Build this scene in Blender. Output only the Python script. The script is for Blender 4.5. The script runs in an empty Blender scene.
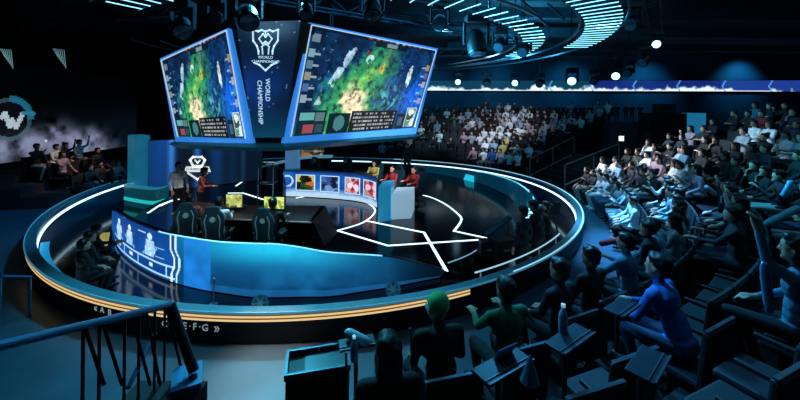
import bpy, bmesh, math, random
import numpy as np
from mathutils import Vector, Matrix, Euler
random.seed(7)
PI = math.pi
scene = bpy.context.scene
COL = scene.collection

# ------------------------------------------------------------------ camera model (800x400, lens shifted down)
CAM = Vector((0, 0, 3.45)); F = 341.0; CX = 400.0; CY = 109.5; ROLL = 0.01
RT = Vector((math.cos(ROLL), 0, math.sin(ROLL))); UP = Vector((-math.sin(ROLL), 0, math.cos(ROLL))); FW = Vector((0, 1, 0))
def ray(px, py): return RT * ((px - CX) / F) + UP * ((CY - py) / F) + FW
def atz(px, py, z):
    d = ray(px, py); return CAM + d * ((z - CAM.z) / d.z)
def atd(px, py, Y):
    d = ray(px, py); return CAM + d * (Y / d.y)
def atplane(px, py, p0, n):
    d = ray(px, py); return CAM + d * ((p0 - CAM).dot(n) / d.dot(n))
CEN = Vector((-2.25, 13.3, 0))
def pol(r, th, z=0.0): return Vector((CEN.x + r * math.cos(th), CEN.y + r * math.sin(th), z))
def rad(d): return d * PI / 180

# ------------------------------------------------------------------ materials
def lin(c):
    if isinstance(c, str):
        c = [int(c[i:i + 2], 16) / 255 for i in (0, 2, 4)]
    return [x / 12.92 if x <= .04045 else ((x + .055) / 1.055) ** 2.4 for x in c]
_m = {}
def mat(name, c, rough=.6, metal=0, noise=0, nscale=8, spec=.5, emit=None, es=0, alpha=None, trans=0):
    if name in _m: return _m[name]
    m = bpy.data.materials.new(name); m.use_nodes = True
    nt = m.node_tree; b = nt.nodes['Principled BSDF']
    col = lin(c) + [1]
    b.inputs['Base Color'].default_value = col
    b.inputs['Roughness'].default_value = rough; b.inputs['Metallic'].default_value = metal
    b.inputs['Specular IOR Level'].default_value = spec
    if trans: b.inputs['Transmission Weight'].default_value = trans
    if noise:
        t = nt.nodes.new('ShaderNodeTexCoord'); n = nt.nodes.new('ShaderNodeTexNoise'); n.inputs['Scale'].default_value = nscale; n.inputs['Detail'].default_value = 5
        r = nt.nodes.new('ShaderNodeValToRGB')
        r.color_ramp.elements[0].position = .3; r.color_ramp.elements[1].position = .7
        r.color_ramp.elements[0].color = [x * (1 - noise) for x in col[:3]] + [1]
        r.color_ramp.elements[1].color = [min(1, x * (1 + noise)) for x in col[:3]] + [1]
        nt.links.new(t.outputs['Object'], n.inputs['Vector']); nt.links.new(n.outputs['Fac'], r.inputs['Fac']); nt.links.new(r.outputs['Color'], b.inputs['Base Color'])
    if emit is not None:
        b.inputs['Emission Color'].default_value = lin(emit) + [1]; b.inputs['Emission Strength'].default_value = es
    _m[name] = m; return m
def screen_mat(name, strength=1.0):
    if name in _m: return _m[name]
    m = bpy.data.materials.new(name); m.use_nodes = True; nt = m.node_tree; b = nt.nodes['Principled BSDF']
    a = nt.nodes.new('ShaderNodeAttribute'); a.attribute_name = 'Col'
    b.inputs['Base Color'].default_value = (.005, .005, .006, 1); b.inputs['Roughness'].default_value = .45; b.inputs['Specular IOR Level'].default_value = .2
    nt.links.new(a.outputs['Color'], b.inputs['Emission Color']); b.inputs['Emission Strength'].default_value = strength
    _m[name] = m; return m

BLACK = mat('black_matte', '0b0d10', .6, noise=.3)
BLACKG = mat('black_gloss', '050709', .16, noise=.2, spec=.5)
DARKM = mat('dark_metal', '1a1f24', .4, .6, noise=.2)
CARPET = mat('blue_grey_floor', '2f4858', .38, noise=.22, nscale=1.6)
TIER = mat('dark_tier_carpet', '0d1218', .85, noise=.35, nscale=5)
SEATM = mat('black_seat_fabric', '10151a', .7, noise=.3, nscale=30)
EDGE = mat('satin_edge_trim', '56656e', .35, .7)
WALLB = mat('back_wall_paint', '173a54', .75, noise=.25, nscale=.6)
WALLD = mat('dark_wall_paint', '0c1016', .8, noise=.3, nscale=.8)
CEILM = mat('ceiling_black', '2a3c48', .8, noise=.4, nscale=.7)
PIT = mat('pit_gloss_floor', '04070b', .12, noise=.3, nscale=1)
DECK = mat('stage_gloss_deck', '06090d', .13, noise=.3, nscale=1)
RIMTOP = mat('rim_satin', '5d8794', .3, .35, noise=.12)
INNER = mat('rim_inner_blue', '123a5c', .22, .3, noise=.25, nscale=1.5)
LEDW = mat('white_led', 'dff3ff', .5, emit='c8ecff', es=1.6)
LEDF = mat('floor_led', 'e6f6ff', .5, emit='d5f1ff', es=1.5)
LEDB = mat('blue_led', '3a86d8', .5, emit='2f7fd8', es=.75)
LEDG = mat('gold_led', 'ffdf9c', .5, emit='e6c48a', es=.85)
GOLDD = mat('gold_trim', '8f6f3a', .4, .5, emit='8f6838', es=.4)
LEDT = mat('tube_led', 'd0f4ff', .5, emit='8fe6fb', es=1.5)
LENS = mat('lit_lens', 'e6fbff', .4, emit='a8eeff', es=2.5)
LENSD = mat('dim_lens', '28485a', .15, .2)
TEALP = mat('teal_panel', '1c7f96', .25, .1, noise=.25, nscale=2, emit='0a5a78', es=.55)
WHITEP = mat('white_panel', 'cfe2ee', .3, emit='9fc4dc', es=.45)
DESKTOP = mat('desk_top_brown', '3c3230', .5, noise=.2)
LETTER = mat('white_letter', 'c8d2d8', .5, emit='9aa8b0', es=.5)
RAIL = mat('rail_blue_metal', '2f6f96', .3, .5)
RAILG = mat('rail_grey_metal', '9fb4bd', .3, .6)

# ------------------------------------------------------------------ mesh helpers
def link(o, parent=None):
    COL.objects.link(o)
    if parent is not None: o.parent = parent
    return o
def obj(name, bm, m, parent=None, smooth=False):
    me = bpy.data.meshes.new(name); bm.normal_update(); bm.to_mesh(me); bm.free()
    for x in (m if isinstance(m, (list, tuple)) else [m]): me.materials.append(x)
    if smooth:
        for p in me.polygons: p.use_smooth = True
    return link(bpy.data.objects.new(name, me), parent)
def tag(o, label, cat, group=None, kind=None):
    o['label'] = label; o['category'] = cat
    if group: o['group'] = group
    if kind: o['kind'] = kind
    return o
def struct(o): o['kind'] = 'structure'; return o
def thing(name, label, cat, loc=(0, 0, 0), rz=0, group=None):
    o = bpy.data.objects.new(name, None); o.empty_display_size = .2
    COL.objects.link(o); o.location = loc; o.rotation_euler = (0, 0, rz)
    return tag(o, label, cat, group)
def kids(o): return [c for c in ALLCH.get(o.name, [])] if False else list(o.children)
def dup(o, parent=None):
    c = o.copy(); COL.objects.link(c)
    if parent is not None:
        mpi = o.matrix_parent_inverse.copy(); c.parent = parent; c.matrix_parent_inverse = mpi
    for ch in list(o.children): dup(ch, c)
    return c
def B(): return bmesh.new()
def box(bm, c, s, rot=None, bev=0):
    M = Matrix.Translation(Vector(c))
    if rot is not None: M = M @ (rot.to_matrix().to_4x4() if isinstance(rot, Euler) else rot.to_4x4())
    r = bmesh.ops.create_cube(bm, size=1, matrix=M @ Matrix.Diagonal((s[0], s[1], s[2], 1)))
    if bev:
        es = list({e for v in r['verts'] for e in v.link_edges})
        bmesh.ops.bevel(bm, geom=es, offset=bev, segments=2, affect='EDGES', profile=.5)
    return bm
def cone(bm, p0, p1, r0, r1=None, seg=12, caps=True):
    p0 = Vector(p0); p1 = Vector(p1); r1 = r0 if r1 is None else r1
    d = p1 - p0; L = d.length
    if L < 1e-6: return bm
    q = Vector((0, 0, 1)).rotation_difference(d.normalized()).to_matrix().to_4x4()
    bmesh.ops.create_cone(bm, cap_ends=caps, segments=seg, radius1=r0, radius2=r1, depth=L, matrix=Matrix.Translation((p0 + p1) / 2) @ q)
    return bm
def ball(bm, c, r, sub=2):
    s = r if isinstance(r, (tuple, list)) else (r, r, r)
    bmesh.ops.create_icosphere(bm, subdivisions=sub, radius=1, matrix=Matrix.Translation(Vector(c)) @ Matrix.Diagonal((s[0], s[1], s[2], 1)))
    return bm
def tube(bm, pts, r, seg=10):
    pts = [Vector(p) for p in pts]
    for a, b in zip(pts, pts[1:]): cone(bm, a, b, r, r, seg)
    for p in pts[1:-1]: ball(bm, p, r * 1.0, 1)
    return bm
def lathe(bm, prof, axis_m=Matrix.Identity(4), seg=20):
    rings = []
    for r, z in prof:
        rings.append([bm.verts.new(axis_m @ Vector((max(r, 1e-4) * math.cos(2 * PI * i / seg), max(r, 1e-4) * math.sin(2 * PI * i / seg), z))) for i in range(seg)])
    for a, b in zip(rings, rings[1:]):
        for i in range(seg): bm.faces.new((a[i], a[(i + 1) % seg], b[(i + 1) % seg], b[i]))
    bm.faces.new(rings[0][::-1]); bm.faces.new(rings[-1])
    return bm
def sweep(bm, prof_fn, ths, closed_loop=False, closed_prof=True):
    """prof_fn(th) -> list of world points; joins consecutive sections."""
    secs = [[bm.verts.new(p) for p in prof_fn(t)] for t in ths]
    n = len(secs[0]); m = len(secs)
    for i in range(m if closed_loop else m - 1):
        a, b = secs[i], secs[(i + 1) % m]
        for j in range(n if closed_prof else n - 1):
            k = (j + 1) % n
            bm.faces.new((a[j], a[k], b[k], b[j]))
    if closed_prof and not closed_loop and n > 2:
        bm.faces.new(secs[0]); bm.faces.new(secs[-1][::-1])
    bmesh.ops.recalc_face_normals(bm, faces=bm.faces[:])
    return bm
def strip(bm, pts, w, z0, z1):
    """flat polyline bar lying on the floor, thickness z0..z1"""
    pts = [Vector((p[0], p[1], 0)) for p in pts]
    L = []; Rr = []
    for i, p in enumerate(pts):
        a = pts[max(0, i - 1)]; b = pts[min(len(pts) - 1, i + 1)]
        d1 = (p - a); d2 = (b - p)
        if d1.length < 1e-6: d1 = d2
        if d2.length < 1e-6: d2 = d1
        d1.normalize(); d2.normalize()
        t = (d1 + d2)
        t = t.normalized() if t.length > .2 else d1
        n = Vector((-t.y, t.x, 0)); k = 1 / max(.45, n.dot(Vector((-d1.y, d1.x, 0))))
        L.append(p + n * w / 2 * k); Rr.append(p - n * w / 2 * k)
    it = iter(range(len(pts)))
    secs = [[(l.x, l.y, z1), (r.x, r.y, z1), (r.x, r.y, z0), (l.x, l.y, z0)] for l, r in zip(L, Rr)]
    return sweep(bm, lambda i: [Vector(q) for q in secs[i]], range(len(pts)))
def spline(pts, n=8):
    pts = [Vector(p) for p in pts]; out = []
    for i in range(len(pts) - 1):
        p0 = pts[max(0, i - 1)]; p1 = pts[i]; p2 = pts[i + 1]; p3 = pts[min(len(pts) - 1, i + 2)]
        for k in range(n):
            t = k / n
            out.append(.5 * ((2 * p1) + (p2 - p0) * t + (2 * p0 - 5 * p1 + 4 * p2 - p3) * t * t + (3 * p1 - p0 - 3 * p2 + p3) * t ** 3))
    out.append(pts[-1]); return out
def picture(name, pos, img, m, parent=None):
    """img: HxWx3 sRGB 0..1 ; pos(u,v) -> point, v=0 bottom. One face per picture cell, colours on the face corners."""
    H, W, _ = img.shape
    vs = [pos(i / W, j / H) for j in range(H + 1) for i in range(W + 1)]
    fs = [(j * (W + 1) + i, j * (W + 1) + i + 1, (j + 1) * (W + 1) + i + 1, (j + 1) * (W + 1) + i) for j in range(H) for i in range(W)]
    me = bpy.data.meshes.new(name); me.from_pydata([tuple(v) for v in vs], [], fs)
    a = me.color_attributes.new('Col', 'FLOAT_COLOR', 'CORNER')
    c = np.clip(img[::-1], 0, 1); c = np.where(c <= .04045, c / 12.92, ((c + .055) / 1.055) ** 2.4)
    c = np.concatenate([c, np.ones((H, W, 1))], 2).reshape(-1, 1, 4).repeat(4, 1)
    a.data.foreach_set('color', c.astype(np.float32).ravel())
    me.materials.append(m)
    return link(bpy.data.objects.new(name, me), parent)
def quadpos(bl, br, tr, tl): return lambda u, v: (bl * (1 - u) + br * u) * (1 - v) + (tl * (1 - u) + tr * u) * v
def slab(bm, bl, br, tr, tl, depth_vec):
    f = [bm.verts.new(p) for p in (bl, br, tr, tl)]; b = [bm.verts.new(p + depth_vec) for p in (bl, br, tr, tl)]
    bm.faces.new(f); bm.faces.new(b[::-1])
    for i in range(4): bm.faces.new((f[i], b[i], b[(i + 1) % 4], f[(i + 1) % 4]))
    bmesh.ops.recalc_face_normals(bm, faces=bm.faces[:])
    return bm
def text_mesh(s, size, depth=.004):
    cu = bpy.data.curves.new('lettering', 'FONT'); cu.body = s; cu.size = size; cu.extrude = depth; cu.align_x = 'CENTER'; cu.align_y = 'CENTER'; cu.resolution_u = 2
    o = bpy.data.objects.new('lettering', cu); COL.objects.link(o)
    dg = bpy.context.evaluated_depsgraph_get(); me = bpy.data.meshes.new_from_object(o.evaluated_get(dg))
    bpy.data.objects.remove(o); bpy.data.curves.remove(cu); return me
def lettering(name, s, size, m, parent, M, depth=.004):
    me = text_mesh(s, size, depth); me.materials.clear(); me.materials.append(m)
    me.transform(M); return link(bpy.data.objects.new(name, me), parent)
def frame_m(o, x, y):
    x = x.normalized(); z = x.cross(y).normalized(); y = z.cross(x)
    return Matrix(((x.x, y.x, z.x, o.x), (x.y, y.y, z.y, o.y), (x.z, y.z, z.z, o.z), (0, 0, 0, 1)))

# ------------------------------------------------------------------ noise for painted screens
def vnoise(H, W, cell, seed):
    rs = np.random.RandomState(seed); gh, gw = int(H / cell) + 3, int(W / cell) + 3
    g = rs.rand(gh, gw); y = np.arange(H) / cell; x = np.arange(W) / cell
    yi = y.astype(int); xi = x.astype(int); fy = (y - yi)[:, None]; fx = (x - xi)[None]
    fy = fy * fy * (3 - 2 * fy); fx = fx * fx * (3 - 2 * fx)
    a = g[np.ix_(yi, xi)]; b = g[np.ix_(yi, xi + 1)]; c = g[np.ix_(yi + 1, xi)]; d = g[np.ix_(yi + 1, xi + 1)]
    return (a * (1 - fx) + b * fx) * (1 - fy) + (c * (1 - fx) + d * fx) * fy
def fbm(H, W, cell, seed):
    return sum(vnoise(H, W, max(1.01, cell / 2 ** k), seed + k) * .5 ** k for k in range(4)) / 1.875
def C3(h): return np.array([int(h[i:i + 2], 16) / 255 for i in (0, 2, 4)])
def mix(img, c, w): img += (c - img) * np.clip(w, 0, 1)[..., None]
def rect(img, u0, u1, v0, v1, c, a=1):
    H, W, _ = img.shape
    s = img[int(v0 * H):max(int(v1 * H), int(v0 * H) + 1), int(u0 * W):max(int(u1 * W), int(u0 * W) + 1)]
    s += (C3(c) - s) * a

# ------------------------------------------------------------------ ring curve (fitted through the rim)
RZ = .45
_P = [(32,228),(44,214),(66.5,198.5),(87.5,189.5),(104,185.7),(122,182),(27.5,243.5),(29,252.5),(35,259),(47,270.5),(65,283),(90,295.5),(120,304),(144,308),(180,313),(220,315),(260,316),(300,313),(340,309),(380,301),(430,291),(464,286),(515,275),(544,266),(567,247),(576,234),(580,222),(579,208.5),(572,197),(554,186),(530,177),(500,171),(470,167),(450,162.5),(414,161),(390,159.5)]
_q = [atz(a, b, RZ) - CEN for a, b in _P]
_th = np.array([math.atan2(v.y, v.x) for v in _q]); _r = np.array([math.hypot(v.x, v.y) for v in _q])
_w = np.array([1 / (v + CEN).y for v in _q])
NF = 3
def _basis(t): return np.stack([np.ones_like(t)] + [f(k * t) for k in range(1, NF + 1) for f in (np.cos, np.sin)], -1)
_A = _basis(_th) * _w[:, None]; _reg = np.diag([0] + [.0006 * k * k for k in range(1, NF + 1) for _ in (0, 1)])
_co = np.linalg.solve(_A.T @ _A + _reg, _A.T @ (_r * _w))
def RR(t): return float(_basis(np.array([t]))[0] @ _co)
TH = [2 * PI * i / 192 for i in range(192)]
PZ = -.35            # pit floor
SR = 6.6             # stage radius

# ------------------------------------------------------------------ room shell
XL, XR, YB, YF, ZC = -19.0, 36.0, 34.0, -5.0, 8.2
bm = B()
inn = [bm.verts.new(pol(RR(t), t, 0)) for t in TH]
mid = [bm.verts.new(pol(13.5, t, 0)) for t in TH]
def edge_pt(t):
    c, s = math.cos(t), math.sin(t); k = 1e9
    if c > 1e-6: k = min(k, (XR - CEN.x) / c)
    if c < -1e-6: k = min(k, (XL - CEN.x) / c)
    if s > 1e-6: k = min(k, (YB - CEN.y) / s)
    if s < -1e-6: k = min(k, (YF - CEN.y) / s)
    return pol(k, t, 0)
out = [bm.verts.new(edge_pt(t)) for t in TH]
N = len(TH)
for a, b in ((inn, mid), (mid, out)):
    for i in range(N): bm.faces.new((a[i], b[i], b[(i + 1) % N], a[(i + 1) % N]))
struct(obj('floor', bm, CARPET))
bm = B(); c = [bm.verts.new(pol(RR(t) - .105, t, PZ)) for t in TH]; bm.faces.new(c)
bmesh.ops.recalc_face_normals(bm, faces=bm.faces[:])
struct(obj('floor_pit', bm, PIT))
bm = B(); box(bm, ((XL + XR) / 2, (YB + YF) / 2, ZC + .1), (XR - XL, YB - YF, .2)); struct(obj('ceiling', bm, CEILM))
# back wall turned slightly: its right end stands nearer
BWL, BWR = Vector((XL, 33.2, 0)), Vector((XR, 26.2, 0))
bm = B(); slab(bm, BWL, BWR, BWR + Vector((0, 0, ZC)), BWL + Vector((0, 0, ZC)), Vector((0, .2, 0))); struct(obj('wall_back', bm, WALLB))
bm = B(); box(bm, (XL - .1, (YB + YF) / 2, ZC / 2), (.2, YB - YF, ZC)); struct(obj('wall_left', bm, WALLD))
bm = B(); box(bm, (XR + .1, (YB + YF) / 2, ZC / 2), (.2, YB - YF, ZC)); struct(obj('wall_right', bm, WALLD))
bm = B(); box(bm, ((XL + XR) / 2, YF - .1, ZC / 2), (XR - XL, .2, ZC)); struct(obj('wall_front', bm, WALLD))

# ------------------------------------------------------------------ ring barrier
rb = thing('ring_barrier', 'big round low barrier with glowing white and gold light strips around the stage pit', 'barrier', CEN)
def loc_parts(o): return o
RBI = Matrix.Translation(-CEN)
def rpart(name, prof, m, t0=None, t1=None, n=192, smooth=True):
    bm = B()
    ths = TH if t0 is None else [t0 + (t1 - t0) * i / n for i in range(n + 1)]
    sweep(bm, lambda t: [pol(RR(t) + dr, t, z) - CEN for dr, z in prof], ths, closed_loop=t0 is None)
    return obj(name, bm, m, rb, smooth=False)
rpart('outer_panel', [(0, 0), (0, .33), (-.06, .33), (-.06, 0)], BLACK)
rpart('top_cap', [(.02, .44), (.02, .47), (-.16, .47), (-.16, .44)], RIMTOP)
rpart('inner_panel', [(-.16, .44), (-.16, PZ), (-.1, PZ), (-.1, .44)], INNER)
rpart('white_light_strip', [(-.161, .25), (-.161, .31), (-.185, .31), (-.185, .25)], LEDW)
rpart('outer_light_strip', [(-.01, .471), (.02, .471), (.02, .487), (-.01, .487)], mat('pale_cyan_led', 'bfeaf6', .5, emit='9fdcf0', es=.8), rad(-58), rad(75), 90)
rpart('outer_edge_trim', [(.021, .445), (.035, .455), (.035, .485), (.021, .485)], mat('rim_edge_light', '7fb8cc', .3, .3, emit='4a98b8', es=.35))
tg0 = math.atan2(*reversed((atz(28, 250, .4) - CEN)[:2])) ; tg1 = math.atan2(*reversed((atz(466, 287, .4) - CEN)[:2]))
tg0 = tg0 + 2 * PI if tg0 < 0 else tg0; tg1 = tg1 + 2 * PI if tg1 < 0 else tg1
for z0, z1, m in ((.335, .36, LEDG), (.365, .385, GOLDD), (.39, .415, LEDG), (.418, .438, GOLDD)):
    rpart('gold_light_strip', [(-.01, z0), (.012, z0), (.012, z1), (-.01, z1)], m, tg0, tg1, 90)
rpart('upper_band', [(0, .33), (0, .44), (-.06, .44), (-.06, .33)], BLACK, tg1, tg0 + 2 * PI, 120)
def wall_hit(px, py):
    # march along the view ray to the outer face
    d = ray(px, py); best = None
    for i in range(2000):
        p = CAM + d * (2 + i * .008); v = p - CEN
        if math.hypot(v.x, v.y) < RR(math.atan2(v.y, v.x)): return p
    return p
for ch, px, py, s in (('\u00ab', 96, 307.5, .15), ('A', 102.5, 310, .13), ('B', 110, 312.5, .13), ('C', 165, 323.5, .14), ('\u00b7', 169.5, 324.3, .14), ('D', 174, 325, .14), ('\u00b7', 179.5, 325.4, .14), ('E', 185, 325.8, .14), ('\u00b7', 190.3, 326.2, .14), ('F', 195, 326.6, .14), ('\u00b7', 200, 327, .14), ('G', 205.5, 327.5, .14), ('\u00bb', 217, 328, .18)):
    p = wall_hit(px, py); v = p - CEN; t = math.atan2(v.y, v.x)
    p = pol(RR(t) + .004, t, p.z) - CEN
    tang = Vector((-math.sin(t), math.cos(t), 0))
    lettering('letter', ch, s, LETTER, rb, frame_m(p, tang, Vector((0, 0, 1))), .003)

# ------------------------------------------------------------------ stage
st = thing('stage_platform', 'round glossy black stage with curved blue screen facade and white floor lines', 'stage', CEN)
def smat(pts): return [p - CEN for p in pts]
top_px = [(112,210),(121,216),(130,221),(150,229),(165,234),(200,240),(225,243),(262,244.5),(277,245),(300,248),(325,252.5),(350,254.5),(387,257),(418,263),(446,271)]
bot_px = [(112,228),(117,246),(130,260),(150,272.5),(170,281),(200,289),(225,293),(250,296.5),(277,297),(300,296.5),(330,296),(360,291.5),(390,287),(420,281),(440,277)]
def ztop(px): return .75 if px < 262 else .75 - .68 * (px - 262) / (446 - 262)
T3 = spline([atz(a, b, ztop(a)) for a, b in top_px], 10); B3 = spline([atz(a, b, PZ + .02) for a, b in bot_px], 10)
def along(L, u):
    x = u * (len(L) - 1); i = min(int(x), len(L) - 2); return L[i].lerp(L[i + 1], x - i)
def arclen_param(L):
    s = [0]
    for a, b in zip(L, L[1:]): s.append(s[-1] + (b - a).length)
    return [x / s[-1] for x in s]
sT, sB = arclen_param(T3), arclen_param(B3)
def alen(L, S, u):
    import bisect
    i = max(1, min(len(S) - 1, bisect.bisect_left(S, u))); k = (u - S[i - 1]) / max(1e-9, S[i] - S[i - 1]); return L[i - 1].lerp(L[i], min(1, max(0, k)))
# facade picture
_bpx = [(lambda p: CX + F * (p - CAM).dot(RT) / (p - CAM).y)(q) for q in B3]
def bot_at(px):
    if px <= _bpx[0]: return B3[0]
    for i in range(1, len(B3)):
        if _bpx[i] >= px: k = (px - _bpx[i - 1]) / max(1e-6, _bpx[i] - _bpx[i - 1]); return B3[i - 1].lerp(B3[i], k)
    return B3[-1]
def fbot(u):
    p = alen(T3, sT, u); return bot_at(CX + F * (p - CAM).dot(RT) / (p - CAM).y)
W, H = 420, 44
img = np.zeros((H, W, 3)); U = (np.arange(W) + .5) / W; V = (np.arange(H) + .5) / H
UU, VV = np.meshgrid(U, V)
base = C3('0b4f83'); img[:] = base
mix(img, C3('22c4ea'), np.exp(-((VV - .02) / .36) ** 2) * np.exp(-((UU - .62) / .2) ** 2) * 1.0)  # glow of the top edge strip, painted into the screen colours
mix(img, C3('062b4c'), (VV - .3) * 1.0 * (UU > .46))
mix(img, C3('1a78b0'), (fbm(H, W, 26, 3) - .45) * 1.6 * (UU > .46))
mix(img, C3('062a48'), np.clip((UU - .68) / .28, 0, 1) * .8)
mix(img, C3('03121f'), np.clip((UU - .86) / .12, 0, 1)); mix(img, C3('1c6fae'), (VV > .86) * .45 * (UU > .46))
# left figure panel
lp = UU < .36
mix(img, C3('0c3f86'), lp * 1.0)
mix(img, C3('1560b8'), lp * (fbm(H, W, 20, 9) - .35) * 1.2)
for cx, hh, s in ((.07, .66, 1), (.15, .6, 1.0), (.26, .62, 1.2)):
    nz = fbm(H, W, 5, int(cx * 100))
    bodym = (np.abs(UU - cx) < .018 * s * (1.2 - .6 * np.abs(VV - .42) / .4) * (.7 + .6 * nz)) & (VV > .24) & (VV < hh)
    head = ((UU - cx) / (.010 * s)) ** 2 + ((VV - .17) / .075) ** 2 < 1
    mix(img, C3('cdeafc'), (bodym * (.5 + .6 * nz) + head * .95))
    mix(img, C3('7cc4f0'), ((np.abs(UU - cx) < .03 * s) & (np.abs(VV - .5 - .3 * (UU - cx) / .03 * (1 if cx < .2 else -1) * .3) < .03)) * .8)
for v in (.68, .93):
    mix(img, C3('9fd2f5'), (np.abs(VV - v - 0.0) < .014) * lp * (UU > .03))
for u in (.115, .2, .33):
    mix(img, C3('9fd2f5'), (np.abs(UU - u) < .0022) * (VV > .68) * (VV < .95))
for u in (.075, .16, .265):
    mix(img, C3('d8f0ff'), (np.abs(UU - u) < .009) * (np.abs(VV - .8) < .04) * .9)
mix(img, C3('d8f0ff'), (np.abs(VV - .13) < .014) * (UU > .2) * (UU < .24) * .9)
mix(img, C3('9fd2f5'), (np.abs(VV - .36) < .012) * (UU > .285) * (UU < .325) * .8)
mix(img, C3('9fd2f5'), (np.abs(VV - .55) < .012) * (UU > .285) * (UU < .325) * .8)
zig = .345 + .012 * np.clip((VV - .3) * 6, 0, 1) - .008 * np.clip((VV - .65) * 6, 0, 1)
mix(img, C3('d8f0ff'), (np.abs(UU - zig) < .0028) * 1.0); mix(img, C3('d8f0ff'), (np.abs(UU - zig - .016) < .0028) * .9)
br = (UU > .385) & (UU < .462)
mix(img, C3('1f7fe0'), br * (.3 + .9 * fbm(H, W, 12, 5)))
fac = picture('screen_facade', lambda u, v: (fbot(u) * (1 - v) + alen(T3, sT, u) * v) - CEN, img, screen_mat('facade_screen', 1.0), st)
def deck_r(t):
    return _dk[int(round((t % (2 * PI)) / (2 * PI) * 256)) % 256]
_dk = [SR - .03] * 256
for L_ in (0, .2, .4, .6, .8, 1):
    for p in [fbot(i / 400).lerp(alen(T3, sT, i / 400), L_) for i in range(401)]:
        if p.z < -.34 and L_ > 0: continue
        v = p - CEN; i = int(round((math.atan2(v.y, v.x) % (2 * PI)) / (2 * PI) * 256)) % 256
        for j in (-2, -1, 0, 1, 2): _dk[(i + j) % 256] = min(_dk[(i + j) % 256], math.hypot(v.x, v.y) - .3)
bm = B(); ths_ = [2 * PI * i / 256 for i in range(256)]
lo_ = [bm.verts.new(pol(deck_r(t), t, PZ + .005) - CEN) for t in ths_]; hi_ = [bm.verts.new(pol(deck_r(t), t, -.004) - CEN) for t in ths_]
bm.faces.new(hi_); bm.faces.new(lo_[::-1])
for i in range(256): bm.faces.new((lo_[i], lo_[(i + 1) % 256], hi_[(i + 1) % 256], hi_[i]))
bmesh.ops.recalc_face_normals(bm, faces=bm.faces[:]); obj('deck', bm, DECK, st)
# inner backing so the facade has thickness
bm = B(); n = 100
def fprof(i):
    u = i / n; t = alen(T3, sT, u) - CEN; b = fbot(u) - CEN
    it = Vector((t.x, t.y, 0)); ib = Vector((b.x, b.y, 0)); ti = t - it.normalized() * .14; bi = b - ib.normalized() * .14; k = .05
    t2 = t - it.normalized() * k; b2 = b - ib.normalized() * k
    return [b2, t2, ti, bi]
sweep(bm, fprof, range(n + 1)); obj('facade_backing', bm, BLACKG, st)
bm = B()
sweep(bm, lambda i: [alen(T3, sT, i / n) - CEN + Vector(q) for q in ((0, 0, 0), (0, 0, .018), (0, .03, .018), (0, .03, 0))], range(int(.30 * n), int(.86 * n))); obj('facade_edge_light', bm, mat('facade_edge', 'bfeaff', .5, emit='8fd6f5', es=.7), st)
# floor lines
def floor_pts(px): return [atz(a, b, 0) - CEN for a, b in px]
for pts, w, nm in (
    (floor_pts([(337.5,230.6),(388,245.6),(491,239)]), .06, 'floor_line'),
    (floor_pts([(367.5,221),(424,232.5),(446,270),(418,264)]), .07, 'floor_line'),
    (spline(floor_pts([(296,198),(318,195),(345,197),(367,203),(375,211),(364,222),(337.5,230.6)])), .055, 'floor_line'),
    (spline(floor_pts([(414,193.5),(430,197),(445,204),(459,215),(461,221),(454,231)])) + floor_pts([(491,239)]), .065, 'floor_line'),
    (spline(floor_pts([(487,241),(478,249),(466,256),(448,263)])), .03, 'floor_line')):
    bm = B(); strip(bm, pts, w, -.006, .006); obj(nm, bm, LEDF if w > .04 else mat('thin_floor_led', 'b0d8e8', .5, emit='7fb4c8', es=.5), st)
# back parapet of the stage (far right), falling to the deck at its right end
pr_px = [(414,166),(430,166.5),(450,168.5),(475,171.5),(490,174),(510,180),(523,187),(532,196),(536.5,207),(537,216)]
def rad_hit(px, py, r):
    d = ray(px, py); a = d.x ** 2 + d.y ** 2; b = 2 * (d.x * (CAM.x - CEN.x) + d.y * (CAM.y - CEN.y)); c = (CAM.x - CEN.x) ** 2 + (CAM.y - CEN.y) ** 2 - r * r
    D = b * b - 4 * a * c
    return CAM + d * ((-b + math.sqrt(max(0, D))) / (2 * a))
PT = spline([rad_hit(a, b, SR + .05) for a, b in pr_px], 8)
bm = B(); n2 = len(PT) - 1
def pprof(i):
    t = PT[i] - CEN; o = Vector((t.x, t.y, 0)).normalized(); z = max(t.z, .03)
    return [Vector((t.x, t.y, 0)), Vector((t.x, t.y, z)), Vector((t.x, t.y, z)) + o * .08, Vector((t.x, t.y, 0)) + o * .08]
sweep(bm, pprof, range(n2 + 1)); obj('back_parapet', bm, mat('parapet_teal', '0c4a60', .15, .3, noise=.2, emit='063a52', es=.5), st)
bm = B(); tube(bm, [p - CEN + Vector((0, 0, .012)) for p in PT[24:]], .022, 6); obj('parapet_edge_light', bm, mat('teal_edge_led', '9fe8f5', .5, emit='6fd0e6', es=.75), st)
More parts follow.
